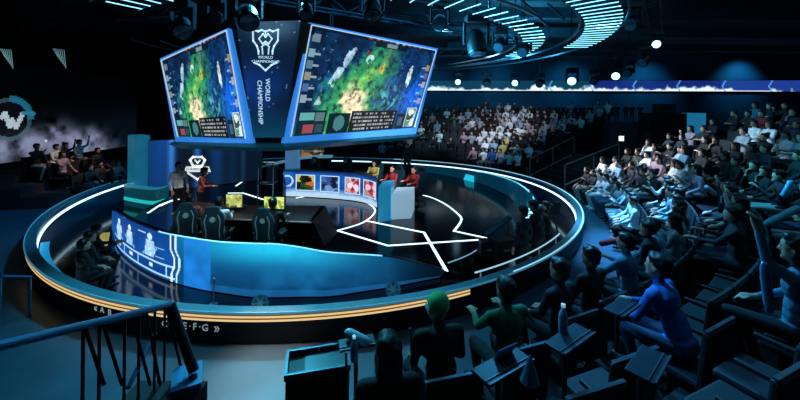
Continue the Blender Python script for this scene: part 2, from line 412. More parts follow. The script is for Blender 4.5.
# continuation of the parapet behind the players
bm = B(); a0 = math.atan2(*reversed((PT[0] - CEN)[:2])); zz0 = PT[0].z
def pprof2(i):
    t = a0 + (rad(165) - a0) * i / 50
    return [pol(SR + .05, t, 0) - CEN, pol(SR + .05, t, zz0) - CEN, pol(SR + .13, t, zz0) - CEN, pol(SR + .13, t, 0) - CEN]
sweep(bm, pprof2, range(51)); obj('rear_parapet', bm, mat('parapet_dark', '0c2430', .15, .3, noise=.2), st)
tp = [rad_hit(a, b, SR + .02) for a, b in ((446, 186), (462, 186), (474, 184.5), (474, 176), (462, 175))]
bm = B(); f = [bm.verts.new(p - CEN) for p in (rad_hit(430, 184, SR), rad_hit(474, 186, SR), rad_hit(474, 176, SR), rad_hit(466, 174, SR), rad_hit(463, 181, SR), rad_hit(430, 181.5, SR))]; bm.faces.new(f)
r = bmesh.ops.extrude_face_region(bm, geom=bm.faces[:]); bmesh.ops.translate(bm, verts=[v for v in r['geom'] if isinstance(v, bmesh.types.BMVert)], vec=(-.02, -.03, 0)); bmesh.ops.recalc_face_normals(bm, faces=bm.faces[:])
obj('parapet_reflection', bm, mat('teal_reflection', '2fc8dc', .5, emit='25c3da', es=.8), st)  # glowing patch put in for the bright teal reflection on the parapet

# ------------------------------------------------------------------ champion desk (far team)
dk = thing('player_desk', 'curved blue player desk with four glowing portrait panels on its front', 'desk', (0, 0, 0))
db = spline([atz(a, b, 0) for a, b in ((283,196.5),(300,197),(320,198),(340,199.5),(357,201.5),(369,204.5),(377,208))], 8)
DH = 1.05; sD = arclen_param(db)
Wd, Hd = 140, 30
img = np.zeros((Hd, Wd, 3)); UU, VV = np.meshgrid((np.arange(Wd) + .5) / Wd, (np.arange(Hd) + .5) / Hd)
img[:] = C3('0c3f92'); mix(img, C3('2a86dc'), fbm(Hd, Wd, 18, 4) - .2); mix(img, C3('b4d4ee'), (VV - .55 - .25 * fbm(Hd, Wd, 14, 2)) * 5); mix(img, C3('06224e'), (.14 - VV) * 8)
mix(img, C3('cfe8ff'), ((np.abs(np.hypot((UU - .035) * 3.6, VV - .42) - .2) < .03)) * .9)
mix(img, C3('08182c'), (UU < .03) * (VV > .2) * (UU * 20 < VV) * .8)
picture('front_panel', lambda u, v: alen(db, sD, u) + Vector((0, 0, .02 + v * (DH - .02))), img, screen_mat('desk_screen', .9), dk)
bm = B()
def dprof(i):
    p = db[i]; q = (p - Vector((-2.0, 15.2, 0))); q.z = 0; w = -q.normalized()
    return [p + w * .02 + Vector((0, 0, .01)), p + w * .02 + Vector((0, 0, DH)), p + w * .72 + Vector((0, 0, DH)), p + w * .72 + Vector((0, 0, DH - .05)), p + w * .08 + Vector((0, 0, DH - .05)), p + w * .08 + Vector((0, 0, .01))]
sweep(bm, dprof, range(len(db))); obj('desk_body', bm, BLACKG, dk)
PORT = [(296, 315.5, ['2c4a2a', 'c8702e', '16301c', 'd9c27a', '101a14']), (320.5, 339, ['274a86', '0e1a3a', '6f9fd8', '101428', '3a66b4']), (344.5, 359.5, ['b4203a', 'e8b0b8', '5c1024', 'c84a62', 'f2e4ec']), (363, 375.5, ['c02a46', '3a1030', 'e06a80', '7a1c3a', 'f0c8d0'])]
def d_u(px):
    best = min(range(201), key=lambda i: abs((lambda p: CX + F * ((p - CAM).dot(RT)) / (p - CAM).y)(alen(db, sD, i / 200)) - px)); return best / 200
for k, (x0, x1, cs) in enumerate(PORT):
    u0, u1 = d_u(x0), d_u(x1); Wp, Hp = 20, 22
    im = np.zeros((Hp, Wp, 3)); rs = np.random.RandomState(k + 5); im[:] = C3(cs[4]) * .7
    Y, X = np.mgrid[0:Hp, 0:Wp]
    for j in range(26):
        cx, cy, rr = rs.rand() * Wp, rs.rand() * Hp, 1.5 + rs.rand() * 3
        mix(im, C3(cs[j % 5]), (np.hypot(X - cx, Y - cy) < rr) * .9)
    bd = (X < 1) | (X >= Wp - 1) | (Y < 1) | (Y >= Hp - 1); mix(im, C3('bfe6ff'), bd * 1.0)
    def pp(u, v, u0=u0, u1=u1):
        p = alen(db, sD, u0 + (u1 - u0) * u); nrm = (p - Vector((-2.0, 15.2, 0))); nrm.z = 0
        return p + nrm.normalized() * .025 + Vector((0, 0, .26 + v * .62))
    o = picture('portrait_panel', pp, im, screen_mat('portrait_screen', .9), dk)
    o.modifiers.new('thick', 'SOLIDIFY').thickness = .02; o.modifiers['thick'].offset = -1
# plinths at the desk's right end
pl = thing('desk_end_block', 'teal slab and white glowing box at the right end of the portrait desk', 'plinth', (0, 0, 0))
a, b_ = atz(391.5, 219.5, 0), atz(411, 218.5, 0)
bm = B(); slab(bm, a, b_, b_ + Vector((0, 0, .78)), a + Vector((0, 0, .78)), Vector((.15, 1.0, 0))); obj('white_box', bm, WHITEP, pl)
c_ = atz(378, 222.5, 0); d_ = atz(390.5, 220.5, 0)
bm = B(); slab(bm, c_, d_, d_ + Vector((0, 0, 1.08)), c_ + Vector((0, 0, 1.08)), Vector((.1, .9, 0))); obj('teal_slab', bm, mat('teal_slab', '2f8fb0', .25, emit='1a7fa8', es=.55), pl)

# ------------------------------------------------------------------ near team desk, monitors, gaming chairs
td = thing('team_desk', 'long black team desk with brown top edge behind the gaming chairs', 'desk', (0, 0, 0))
top = [atz(172, 213, .75), atz(200, 217.5, .75), atz(255, 219, .75), atz(312, 221.5, .75)]
topb = [p + Vector((.12 * (i - 1), 1.15, 0)) for i, p in enumerate(top)]; topb[3] = top[3] + Vector((.0, 1.35, 0))
bm = B()
secs = [[top[i], topb[i], topb[i] - Vector((0, 0, .05)), top[i] - Vector((0, 0, .05))] for i in range(4)]
sweep(bm, lambda i: secs[i], range(4)); obj('desk_top', bm, DESKTOP, td)
bm = B(); tube(bm, [p + Vector((0, -.02, -.02)) for p in top], .022, 8); obj('front_edge', bm, mat('desk_edge_tan', 'a08c80', .45), td)
e0, e1 = top[3] + Vector((.03, .02, 0)), topb[3] + Vector((.03, 0, 0))
foot0, foot1 = atz(325, 247, 0.01), atz(337, 233, 0.01)
bm = B(); vs = [e0, e1, foot1, foot0]; f = [bm.verts.new(p) for p in vs]; g = [bm.verts.new(p - Vector((.1, 0, 0))) for p in vs]
bm.faces.new(f); bm.faces.new(g[::-1])
for i in range(4): bm.faces.new((f[i], g[i], g[(i + 1) % 4], f[(i + 1) % 4]))
bmesh.ops.recalc_face_normals(bm, faces=bm.faces[:]); obj('end_panel', bm, mat('end_panel_black', '07090b', .6, spec=.2), td)
bm = B(); tube(bm, [e0 + Vector((.005, -.03, 0)), foot0 + Vector((.005, -.03, .02))], .018, 6); obj('end_trim', bm, DESKTOP, td)
bm = B(); slab(bm, top[0] + Vector((0, .95, -.74)), top[3] + Vector((0, .95, -.74)), top[3] + Vector((0, .95, -.06)), top[0] + Vector((0, .95, -.06)), Vector((0, .05, 0))); obj('modesty_panel', bm, BLACK, td)

def make_monitor(x, y, z, rz, w, h, cols, label, seed):
    t = thing('monitor', label, 'monitor', (x, y, z), rz, 'monitors on the team desk')
    bm = B(); box(bm, (0, .02, .12 + h / 2), (w + .03, .03, h + .03), bev=.006); obj('bezel', bm, BLACK, t)
    bm = B(); box(bm, (0, .05, .1), (.05, .03, .19)); box(bm, (0, .04, .008), (.24, .16, .014)); obj('stand', bm, DARKM, t)
    im = np.zeros((14, 22, 3)); im[:] = C3(cols[0]); mix(im, C3(cols[1]), (fbm(14, 22, 6, seed) - .4) * 4); mix(im, C3(cols[2]), (fbm(14, 22, 4, seed + 9) - .6) * 6); rect(im, 0, .2, .75, 1, cols[2]); rect(im, .3, .7, .86, 1, cols[2])
    picture('panel', quadpos(Vector((-w / 2, -.001, .12)), Vector((w / 2, -.001, .12)), Vector((w / 2, -.001, .12 + h)), Vector((-w / 2, -.001, .12 + h))), im, screen_mat('monitor_screen', 1.0), t)
    return t
p = atd(234, 211, 8.85); make_monitor(p.x, 8.85, .752, rad(4), .4, .33, ['a8b060', 'd8dc8c', '4c5a30'], 'left yellow lit monitor beside the seated player, on the team desk', 3)
p = atd(274, 211, 8.75); make_monitor(p.x, 8.75, .752, rad(-3), .52, .3, ['b8c850', 'd8e884', '6a8430'], 'right yellow green monitor behind the middle gaming chair', 13)

GCH = {'shell': mat('chair_teal', '10404c', .45, noise=.15), 'stripe': mat('chair_stripe', '8fc4cc', .5), 'pad': mat('chair_black', '0c1216', .6)}
def make_gchair(loc, rz, label, group, fresh=[None]):
    if fresh[0] is not None:
        r = dup(fresh[0]); r.location = loc; r.rotation_euler = (0, 0, rz); r['label'] = label; r['group'] = group; return r
    t = thing('gaming_chair', label, 'chair', loc, rz, group)   # sitter faces local +Y
    bm = B(); box(bm, (0, .02, .375), (.5, .5, .1), bev=.03); obj('seat', bm, GCH['pad'], t)
    bm = B()
    prof = [(.2, .46), (.23, .6), (.2, .75), (.25, .98), (.21, 1.12), (.14, 1.2), (.13, 1.27), (.09, 1.3)]
    f = [bm.verts.new((x, -.3 - .12 * (z - .46), z)) for x, z in prof] + [bm.verts.new((-x, -.3 - .12 * (z - .46), z)) for x, z in prof[::-1]]
    bm.faces.new(f); r = bmesh.ops.extrude_face_region(bm, geom=bm.faces[:]); bmesh.ops.translate(bm, verts=[v for v in r['geom'] if isinstance(v, bmesh.types.BMVert)], vec=(0, .08, 0)); bmesh.ops.recalc_face_normals(bm, faces=bm.faces[:])
    bk = obj('backrest', bm, GCH['shell'], t)
    for s in (-1, 1):
        bm = B(); tube(bm, [(s * .14, -.33, .6), (s * .13, -.345, .75), (s * .16, -.372, .98), (s * .11, -.392, 1.13)], .012, 6); obj('stripe', bm, GCH['stripe'], bk)
    bm = B(); lathe(bm, [(.055, -.004), (.06, 0), (.055, .004)], Matrix.Translation((0, -.375, 1.02)) @ Matrix.Rotation(PI / 2, 4, 'X'), 12); obj('badge', bm, GCH['stripe'], bk)
    bm = B(); box(bm, (0, -.32, 1.22), (.26, .08, .14), bev=.03); obj('headrest_pillow', bm, GCH['pad'], t)
    for s in (-1, 1):
        bm = B(); box(bm, (s * .31, 0, .66), (.08, .28, .04), bev=.012); box(bm, (s * .31, 0, .54), (.03, .05, .22)); box(bm, (s * .27, 0, .44), (.1, .05, .03)); obj('armrest', bm, GCH['pad'], t)
    bm = B(); cone(bm, (0, 0, .1), (0, 0, .38), .035); obj('column', bm, DARKM, t)
    for k in range(5):
        a = 2 * PI * k / 5
        bm = B(); cone(bm, (0, 0, .11), (.3 * math.cos(a), .3 * math.sin(a), .07), .028, .018, 8); ball(bm, (.3 * math.cos(a), .3 * math.sin(a), .035), .033, 1); obj('leg', bm, GCH['pad'], t)
    fresh[0] = t; return t

# ------------------------------------------------------------------ people
SKIN = [mat('skin_a', 'c79a80', .55), mat('skin_b', 'b98a70', .55), mat('skin_c', 'd6ac94', .55)]
HAIRM = mat('hair_black', '0c0a0a', .45, noise=.3, nscale=60); HAIRB = mat('hair_brown', '2a1a12', .45, noise=.3, nscale=60)
SHOE = mat('shoe_white', 'b8bcc0', .6); SHOED = mat('shoe_dark', '14161a', .6); EYE = mat('eye_dark', '120c0a', .3)
LIP = mat('lip', '8a4a44', .5)
TOPS = {n: mat('cloth_' + n.replace(' ', '_'), c, .8, noise=.18, nscale=9) for n, c in {
    'white': 'e2e8ec', 'pale grey': '98a4ae', 'grey': '5c666e', 'black': '101216', 'navy': '141c30', 'dark grey': '23282e', 'teal': '2a8c94', 'blue': '2c62a8', 'red': 'a02834', 'pink': 'a88c98', 'yellow': 'b0a860', 'green': '2c6a48', 'denim blue': '3f7890', 'brown': '1c1714', 'striped red': 'a85a54', 'pale blue': '86aac4'}.items()}
PANTS = {'black': mat('trouser_black', '0e1014', .85), 'jean': mat('trouser_jean', '28405c', .85), 'light': mat('trouser_light', '8f9ca0', .85), 'teal': mat('trouser_teal', '3fa8a4', .8)}

def rcone(bm, p0, p1, r0, r1, sub=2):
    ball(bm, p0, r0, sub); ball(bm, p1, r1, sub); cone(bm, p0, p1, r0, r1, 14)
def body_mesh(pose, voxel, hero):
    """continuous figure from one voxel-fused volume; sitter faces +Y; origin on the floor under the pelvis"""
    V_ = Vector; bm = B(); seg = []      # seg: (p0,p1,slot,rad)
    def limb(p0, p1, r0, r1, slot): rcone(bm, V_(p0), V_(p1), r0, r1); seg.append((V_(p0), V_(p1), slot, (r0 + r1) / 2))
    sit = pose.get('sit', True); lean = pose.get('lean', 0.0)
    hz = .555 if sit else .93
    pel = V_((0, 0, hz))
    ax = V_((0, math.sin(lean), math.cos(lean)))
    sp = pel + ax * .2; ch = pel + ax * .38; sh = pel + ax * .5; nk = sh + V_((0, .015, .05)); 
    ball(bm, pel, (.165, .12, .115)); ball(bm, pel + ax * .12, (.15, .11, .13)); ball(bm, sp, (.15, .105, .14)); ball(bm, ch, (.185, .12, .16)); ball(bm, pel + ax * .45, (.15, .095, .09))
    seg += [(pel, pel + ax * .03, 2, .12), (pel + ax * .1, sh, 1, .14)]
    hips = [pel + V_((s * .095, .0, -.02)) for s in (-1, 1)]
    if sit: knees = pose.get('knees', [V_((-.13, .44, .53)), V_((.13, .44, .53))]); ank = pose.get('ankles', [V_((-.13, .31, .1)), V_((.13, .31, .1))])
    else: knees = pose.get('knees', [V_((-.1, .02, .5)), V_((.1, .03, .5))]); ank = pose.get('ankles', [V_((-.11, -.01, .09)), V_((.11, .01, .09))])
    for h, k, a in zip(hips, knees, ank):
        limb(h, k, .088, .058, 2); limb(k, a, .058, .038, 2)
        limb(a + V_((0, -.03, -.045)), a + V_((0, .13, -.058)), .042, .032, 3)
    she = [sh + V_((s * .185, -.005, -.03)) for s in (-1, 1)]
    limb(she[0], she[1], .062, .062, 1)
    for i, (e, w, fd) in enumerate(pose['arms']):
        e, w, fd = V_(e), V_(w), V_(fd).normalized(); s = -1 if i == 0 else 1
        limb(she[i], e, .056, .043, 1); limb(e, e.lerp(w, .8), .043, .034, 1); limb(e.lerp(w, .8), w, .03, .026, 0)
        pc = w + fd * .045
        side = fd.cross(V_((0, 0, 1))); side = V_((1, 0, 0)) if side.length < .3 else side.normalized()
        nrm = side.cross(fd)
        limb(w, w + fd * .08, .03, .033, 0)
        for k in range(4):
            b0 = w + fd * .085 + side * (.024 * (k - 1.5)); L = (.062, .074, .07, .054)[k]
            m1 = b0 + fd * L * .55 - nrm * .008; m2 = m1 + (fd * .6 - nrm * .7).normalized() * L * .5
            limb(b0, m1, .0105, .0095, 0); limb(m1, m2, .0095, .008, 0)
        tb = w + fd * .03 - side * s * .028; tm = tb + (fd * .6 - side * s * .8).normalized() * .04; limb(tb, tm, .013, .011, 0); limb(tm, tm + fd * .03 - nrm * .01, .011, .009, 0)
    # neck and head
    yaw, tilt = pose.get('yaw', 0), pose.get('tilt', 0)
    HM = Matrix.Translation(nk + V_((0, .0, .015))) @ Matrix.Scale(1.1 if hero else 1.02, 4) @ Matrix.Rotation(yaw, 4, 'Z') @ Matrix.Rotation(tilt, 4, 'X')
    hp = lambda *p: HM @ V_(p)
    limb(sh + V_((0, 0, .02)), hp(0, 0, .03), .055, .05, 0)
    def hb(c, r): bmesh.ops.create_icosphere(bm, subdivisions=3 if hero else 2, radius=1, matrix=HM @ Matrix.Translation(c) @ Matrix.Diagonal((r[0], r[1], r[2], 1)))
    hb((0, .005, .135), (.075, .093, .098)); hb((0, .03, .07), (.055, .062, .075))
    hb((0, .098, .095), (.014, .02, .024)); hb((0, .08, .03), (.026, .02, .018))
    for s in (-1, 1): hb((s * .076, 0, .1), (.012, .022, .032))
    seg.append((hp(0, .01, .03), hp(0, .01, .19), 0, .085))
    me = bpy.data.meshes.new('body'); bm.to_mesh(me); bm.free()
    o = bpy.data.objects.new('body', me); COL.objects.link(o)
    r = o.modifiers.new('r', 'REMESH'); r.mode = 'VOXEL'; r.voxel_size = voxel
    s_ = o.modifiers.new('s', 'SMOOTH'); s_.factor = .5; s_.iterations = 3 if hero else 1
    dg = bpy.context.evaluated_depsgraph_get(); out = bpy.data.meshes.new_from_object(o.evaluated_get(dg)); bpy.data.objects.remove(o); bpy.data.meshes.remove(me)
    nP = len(out.polygons); cen = np.empty(nP * 3); out.polygons.foreach_get('center', cen); cen = cen.reshape(-1, 3)
    best = np.full(nP, 1e9); slot = np.zeros(nP, int)
    for p0, p1, sl, rr in seg:
        a = np.array(p0); d = np.array(p1) - a; L = d @ d
        t = np.clip(((cen - a) @ d) / max(L, 1e-9), 0, 1); dist = np.linalg.norm(cen - a - t[:, None] * d, axis=1) - rr
        m = dist < best; best[m] = dist[m]; slot[m] = sl
    if hero:
        for s in (-1, 1):
            e = np.array(hp(s * .03, .092, .122)); slot[np.linalg.norm(cen - e, axis=1) < .012] = 4
        e = np.array(hp(0, .098, .05)); dv = cen - e; slot[(np.abs(dv[:, 2]) < .008) & (np.linalg.norm(dv, axis=1) < .024)] = 5
    out.polygons.foreach_set('material_index', slot.astype(np.int32)); out.polygons.foreach_set('use_smooth', np.ones(nP, bool))
    for m in (SKIN[0], TOPS['black'], PANTS['black'], SHOE, EYE, LIP): out.materials.append(m)
    return out, HM
HTEX = bpy.data.textures.new('hair_tufts', 'CLOUDS'); HTEX.noise_scale = .035
def hair_mesh(HM, style):
    bm = B(); parts = []
    def hb(c, r, sub=2): bmesh.ops.create_icosphere(bm, subdivisions=sub, radius=1, matrix=HM @ Matrix.Translation(c) @ Matrix.Diagonal((r[0], r[1], r[2], 1)))
    if style == 'short': hb((0, -.018, .155), (.086, .096, .094), 3); hb((0, .03, .2), (.07, .06, .045)); hb((0, -.05, .09), (.072, .055, .06))
    elif style == 'long': hb((0, -.018, .15), (.09, .1, .1), 3); hb((0, -.055, .04), (.092, .06, .15)); hb((0, -.075, -.06), (.09, .05, .12)); hb((0, .03, .2), (.07, .06, .045)); hb((.07, -.01, .05), (.026, .045, .1)); hb((-.07, -.01, .05), (.026, .045, .1))
    elif style == 'cap':
        hb((0, -.005, .16), (.09, .105, .088), 3)
        cone(bm, HM @ Vector((0, .06, .15)), HM @ Vector((0, .07, .165)), .085, .085, 16)
    elif style == 'bun': hb((0, -.018, .155), (.086, .097, .092), 3); hb((0, -.08, .23), (.05, .05, .045)); hb((0, .03, .2), (.07, .06, .045))
    me = bpy.data.meshes.new('hair'); bm.to_mesh(me); bm.free()
    for p in me.polygons: p.use_smooth = True
    me.materials.append(HAIRM)
    if style != 'cap':
        o = bpy.data.objects.new('hair', me); COL.objects.link(o); r = o.modifiers.new('r', 'REMESH'); r.mode = 'VOXEL'; r.voxel_size = .016
        s_ = o.modifiers.new('s', 'SMOOTH'); s_.iterations = 2
        dm = o.modifiers.new('d', 'DISPLACE'); dm.texture = HTEX; dm.strength = .03; dm.mid_level = .5
        o2 = bpy.data.meshes.new_from_object(o.evaluated_get(bpy.context.evaluated_depsgraph_get())); bpy.data.objects.remove(o)
        for p in o2.polygons: p.use_smooth = True
        return o2
    return me
def arms(kind):
    L = {'lap': ((-.225, .08, .8), (-.12, .32, .65), (.25, 1, -.25)), 'knee': ((-.23, .12, .78), (-.15, .38, .64), (.1, 1, -.5)),
         'clap': ((-.225, .16, .8), (-.05, .36, .98), (.45, .75, .5)), 'phone': ((-.2, .2, .82), (-.06, .36, 1.08), (.25, .35, .9)),
         'chin': ((-.18, .22, .78), (-.06, .2, 1.02), (.35, -.1, .8)), 'up': ((-.235, .14, 1.12), (-.2, .22, 1.4), (0, .25, 1)),
         'cross': ((-.23, .1, .8), (.05, .21, .84), (1, .15, .1)), 'fwd': ((-.22, .22, .84), (-.12, .46, .82), (.1, 1, .05)), 'out': ((-.235, .14, .84), (-.2, .42, .88), (.1, 1, .1))}[kind]
    return L
def mirror(a): return tuple((-p[0], p[1], p[2]) for p in a)
POSES = {
    'hands in lap': dict(arms=[arms('lap'), mirror(arms('lap'))]),
    'clapping': dict(arms=[arms('clap'), mirror(arms('clap'))], tilt=-.05),
    'leaning over': dict(arms=[((-.23, .3, .74), (-.13, .5, .68), (.1, 1, -.3)), ((.23, .3, .74), (.13, .52, .7), (-.1, 1, -.3))], lean=.4, tilt=.05),
    'phone raised': dict(arms=[arms('lap'), mirror(arms('phone'))], yaw=-.2),
    'chin on hand': dict(arms=[arms('lap'), mirror(arms('chin'))], lean=.12, yaw=.3),
    'arms crossed': dict(arms=[arms('cross'), mirror(arms('cross'))], yaw=-.35),
    'hands on knees': dict(arms=[arms('knee'), mirror(arms('knee'))], lean=.2, knees=[Vector((-.19, .42, .53)), Vector((.17, .44, .53))], ankles=[Vector((-.16, .29, .1)), Vector((.2, .33, .1))]),
    'arm raised': dict(arms=[arms('up'), mirror(arms('lap'))], yaw=.15),
    'hands forward': dict(arms=[arms('fwd'), mirror(arms('out'))], lean=.1),
}
STAND = {'standing': dict(sit=False, arms=[((-.25, -.02, 1.14), (-.24, .08, .9), (.05, .25, -1)), ((.25, -.02, 1.14), (.23, .1, .9), (-.05, .25, -1))]),
         'standing at work': dict(sit=False, lean=.12, arms=[((-.24, .14, 1.16), (-.14, .38, 1.12), (.2, 1, 0)), ((.24, .14, 1.16), (.14, .38, 1.14), (-.2, 1, 0))], tilt=-.25)}
LOD = {}
for nm, ps in list(POSES.items()) + list(STAND.items()): LOD[nm, 'far'] = body_mesh(ps, .03, False)
def get_body(nm, lod):
    if (nm, lod) not in LOD: LOD[nm, lod] = body_mesh({**POSES, **STAND}[nm], .0115, True)
    return LOD[nm, lod]
HM_CACHE = {}
def get_hair(nm, lod, style):
    k = (nm, lod, style)
    if k not in HM_CACHE: HM_CACHE[k] = hair_mesh(get_body(nm, lod)[1], style)
    return HM_CACHE[k]
def person(loc, rz, pose, lod, label, group=None, top='black', pants='black', skin=0, hair='short', hmat=None, scale=1.0, shoe=None):
    me, HMx = get_body(pose, lod)
    o = bpy.data.objects.new('person', me); COL.objects.link(o)
    o.location = loc; o.rotation_euler = (0, 0, rz); o.scale = (scale,) * 3
    for i, m in enumerate((SKIN[skin], TOPS[top], PANTS[pants], shoe or SHOED)):
        o.material_slots[i].link = 'OBJECT'; o.material_slots[i].material = m
    tag(o, label, 'person', group)
    hme = get_hair(pose, lod, hair)
    h = bpy.data.objects.new('cap' if hair == 'cap' else 'hair', hme); COL.objects.link(h); h.parent = o
    h.material_slots[0].link = 'OBJECT'; h.material_slots[0].material = hmat or HAIRM
    return o

# ------------------------------------------------------------------ tiers
ROWR = [9.45 + .8 * k for k in range(10)]; ROWZ = [0] + [.10 + .30 * k for k in range(1, 10)]
def row_r(k, deg): return ROWR[k] + .42 * min(1, max(0, (-deg - 66) / 8))
def tier_block(a0, a1, kmax, name_):
    for k in range(1, kmax):
        b0 = max(a0, -76.5) if k >= 2 else a0
        bm = B(); n = max(6, int(abs(a1 - b0) / 2)); e0_, e1_ = -.545, (.253 if k < kmax - 1 else 1.0)
        if b0 != a0 or a0 < -70: e1_ = .253
        def tp_(i):
            dg_ = b0 + (a1 - b0) * i / n; t = rad(dg_); r0, r1 = row_r(k, dg_) + e0_, row_r(k, dg_) + e1_
            if k == 1 and dg_ < -76.5: r1 += .5
            return [pol(r0, t, .001), pol(r0, t, ROWZ[k]), pol(r1, t, ROWZ[k]), pol(r1, t, .001)]
        sweep(bm, tp_, range(n + 1))
        struct(obj('floor_tier', bm, TIER))
tier_block(26, 100, 10, 'back'); tier_block(-84, 0.5, 9, 'right'); tier_block(172, 191, 4, 'left')
# aisle stairs
for k in range(7):
    bm = B(); r0 = 9.6 + .44 * k; z = .17 * (k + 1)
    sweep(bm, lambda i: [pol(r0, rad(.8 + 24.9 * i / 8), .001), pol(r0, rad(.8 + 24.9 * i / 8), z), pol(r0 + .44, rad(.8 + 24.9 * i / 8), z), pol(r0 + .44, rad(.8 + 24.9 * i / 8), .001)], range(9))
    struct(obj('floor_step', bm, TIER))

# ------------------------------------------------------------------ audience seats
def seat_parts():
    d = {}
    bm = B(); box(bm, (0, .02, .40), (.48, .44, .07), bev=.025); d['seat'] = (bm, SEATM)
    bm = B(); box(bm, (0, -.215, .64), (.5, .06, .52), rot=Euler((.1, 0, 0)), bev=.02); d['backrest'] = (bm, SEATM)
    bm = B(); box(bm, (0, .0, .19), (.08, .3, .36)); box(bm, (0, 0, .008), (.3, .34, .014)); d['pedestal'] = (bm, BLACK)
    return d
_sp = {}
for n_, (bm, m) in seat_parts().items():
    me = bpy.data.meshes.new(n_); bm.to_mesh(me); bm.free(); me.materials.append(m); _sp[n_] = me
bm = B(); box(bm, (0, 0, .60), (.045, .34, .04), bev=.01); box(bm, (0, -.1, .3), (.03, .05, .58)); _me = bpy.data.meshes.new('armrest'); bm.to_mesh(_me); bm.free(); _me.materials.append(BLACK); _sp['armrest'] = _me
bm = B(); box(bm, (0, -.238, .912), (.5, .03, .014), rot=Euler((.1, 0, 0)), bev=.004); _me = bpy.data.meshes.new('edge_trim'); bm.to_mesh(_me); bm.free(); _me.materials.append(EDGE); _sp['edge_trim'] = _me
bm = B()
for n_ in ('seat', 'backrest', 'pedestal'): bm.from_mesh(_sp[n_])
_far = bpy.data.meshes.new('theatre_seat'); bm.to_mesh(_far); bm.free(); _far.materials.append(SEATM)
def theatre_seat(loc, rz, label, group, full):
    if not full:
        o = bpy.data.objects.new('theatre_seat', _far); COL.objects.link(o); o.location = loc; o.rotation_euler = (0, 0, rz); return tag(o, label, 'seat', group)
    t = thing('theatre_seat', label, 'seat', loc, rz, group)
    for n_ in ('seat', 'backrest', 'pedestal'): link(bpy.data.objects.new(n_, _sp[n_]), t)
    a = link(bpy.data.objects.new('armrest', _sp['armrest']), t); a.location = (.29, 0, 0)
    e = link(bpy.data.objects.new('edge_trim', _sp['edge_trim']), t)
    return t
ORD = 'first second third fourth fifth sixth seventh eighth ninth tenth eleventh twelfth thirteenth fourteenth fifteenth sixteenth seventeenth eighteenth nineteenth twentieth twenty-first twenty-second twenty-third twenty-fourth twenty-fifth twenty-sixth twenty-seventh twenty-eighth twenty-ninth thirtieth thirty-first thirty-second thirty-third thirty-fourth thirty-fifth thirty-sixth thirty-seventh thirty-eighth thirty-ninth fortieth forty-first forty-second forty-third'.split()
def project(p):
    v = p - CAM; return CX + F * v.dot(RT) / v.y, CY - F * v.dot(UP) / v.y, v.y
STATS = {'p': 0, 's': 0}
SPECIAL = {}          # filled below: (block,row,seat) -> dict
PALE = ['white', 'white', 'white', 'pale blue', 'pale grey', 'pink', 'white', 'pale grey']; DARK = ['black', 'navy', 'dark grey', 'black', 'black', 'black']; COLR = ['teal', 'blue', 'red', 'pale blue', 'teal', 'denim blue', 'denim blue', 'pale blue', 'green', 'yellow']
def block(name_, a0, a1, rows, occ, palep, near_skip=0, end='aisle'):
    for k in rows:
        r = ROWR[k]; n = int(abs(rad(a1 - a0)) * r / (.57 if name_ == 'back stand' else .54))
        vis = 0
        for i in range(n):
            dg_ = a0 + (a1 - a0) * (i + .5) / n; an = rad(dg_); p = pol(row_r(k, dg_), an, ROWZ[k])
            if k >= 2 and dg_ < -76.2 or k == 0 and dg_ < -33: continue
            hx, hy, hd = project(p + Vector((0, 0, 1.1)))
            if hd < near_skip or not (-15 < hx < 825) or hy > 405: continue
            sp = SPECIAL.get((name_, k, i))
            where = f"{ORD[i]} from the {end} in the {name_}'s {ORD[k]} row"
            full = hd < 6.5
            if hd < 16 or (name_ != 'back stand'):
                theatre_seat(p, an + PI / 2, f"black seat {where}", f"seats of the {name_}", full)
            else:
                theatre_seat(p, an + PI / 2, f"black seat {where}", f"seats of the {name_}", False)
            STATS['s'] += 1
            if near_manual(p) or STATS['p'] >= 292: continue
            if random.random() > occ(k, hx, hy, hd): continue
            u = random.random(); pp_ = palep(k, hx, hy, hd)
            top = random.choice(PALE) if u < pp_ else random.choice(COLR) if u < pp_ + .09 else random.choice(DARK)
            pose = random.choice(list(POSES)); 
            if pose == 'arm raised' and random.random() < .6: pose = 'clapping'
            s = random.uniform(.95, 1.03)
            person(p + Vector((0, 0, .012)) - Vector((math.cos(an), math.sin(an), 0)) * .03, an + PI / 2 + random.uniform(-.1, .1), pose, 'far',
                   f"person in {top} top sitting {where}", f"audience in the {name_}", top, random.choice(['black', 'black', 'jean', 'light']), random.randrange(3),
                   random.choice(['short', 'short', 'short', 'long', 'bun']), random.choice([HAIRM, HAIRM, HAIRB]), s, random.choice([SHOE, SHOED]))
            STATS['p'] += 1
MANUAL = []   # spots of the individually posed people nearby
def near_manual(p): return any((p - q).length < .45 for q in MANUAL) or p.y < 4.6 and p.x < 3.2
def seat_spot(px, py, k, dz=1.29, extra=0, dmax=4.6):
    """seat centre on row k whose sitter's head shows at (px,py)"""
    best = None
    for i in range(-8800, 300, 4):
        an = rad(i / 100); p = pol(row_r(k, i / 100) + extra, an, ROWZ[k]); q = project(p + Vector((0, 0, dz)))
        if q[2] < .5 or q[2] > dmax: continue
        e = abs(q[0] - px)
        if best is None or e < best[0]: best = (e, p, an, q)
    return best[1], best[2]

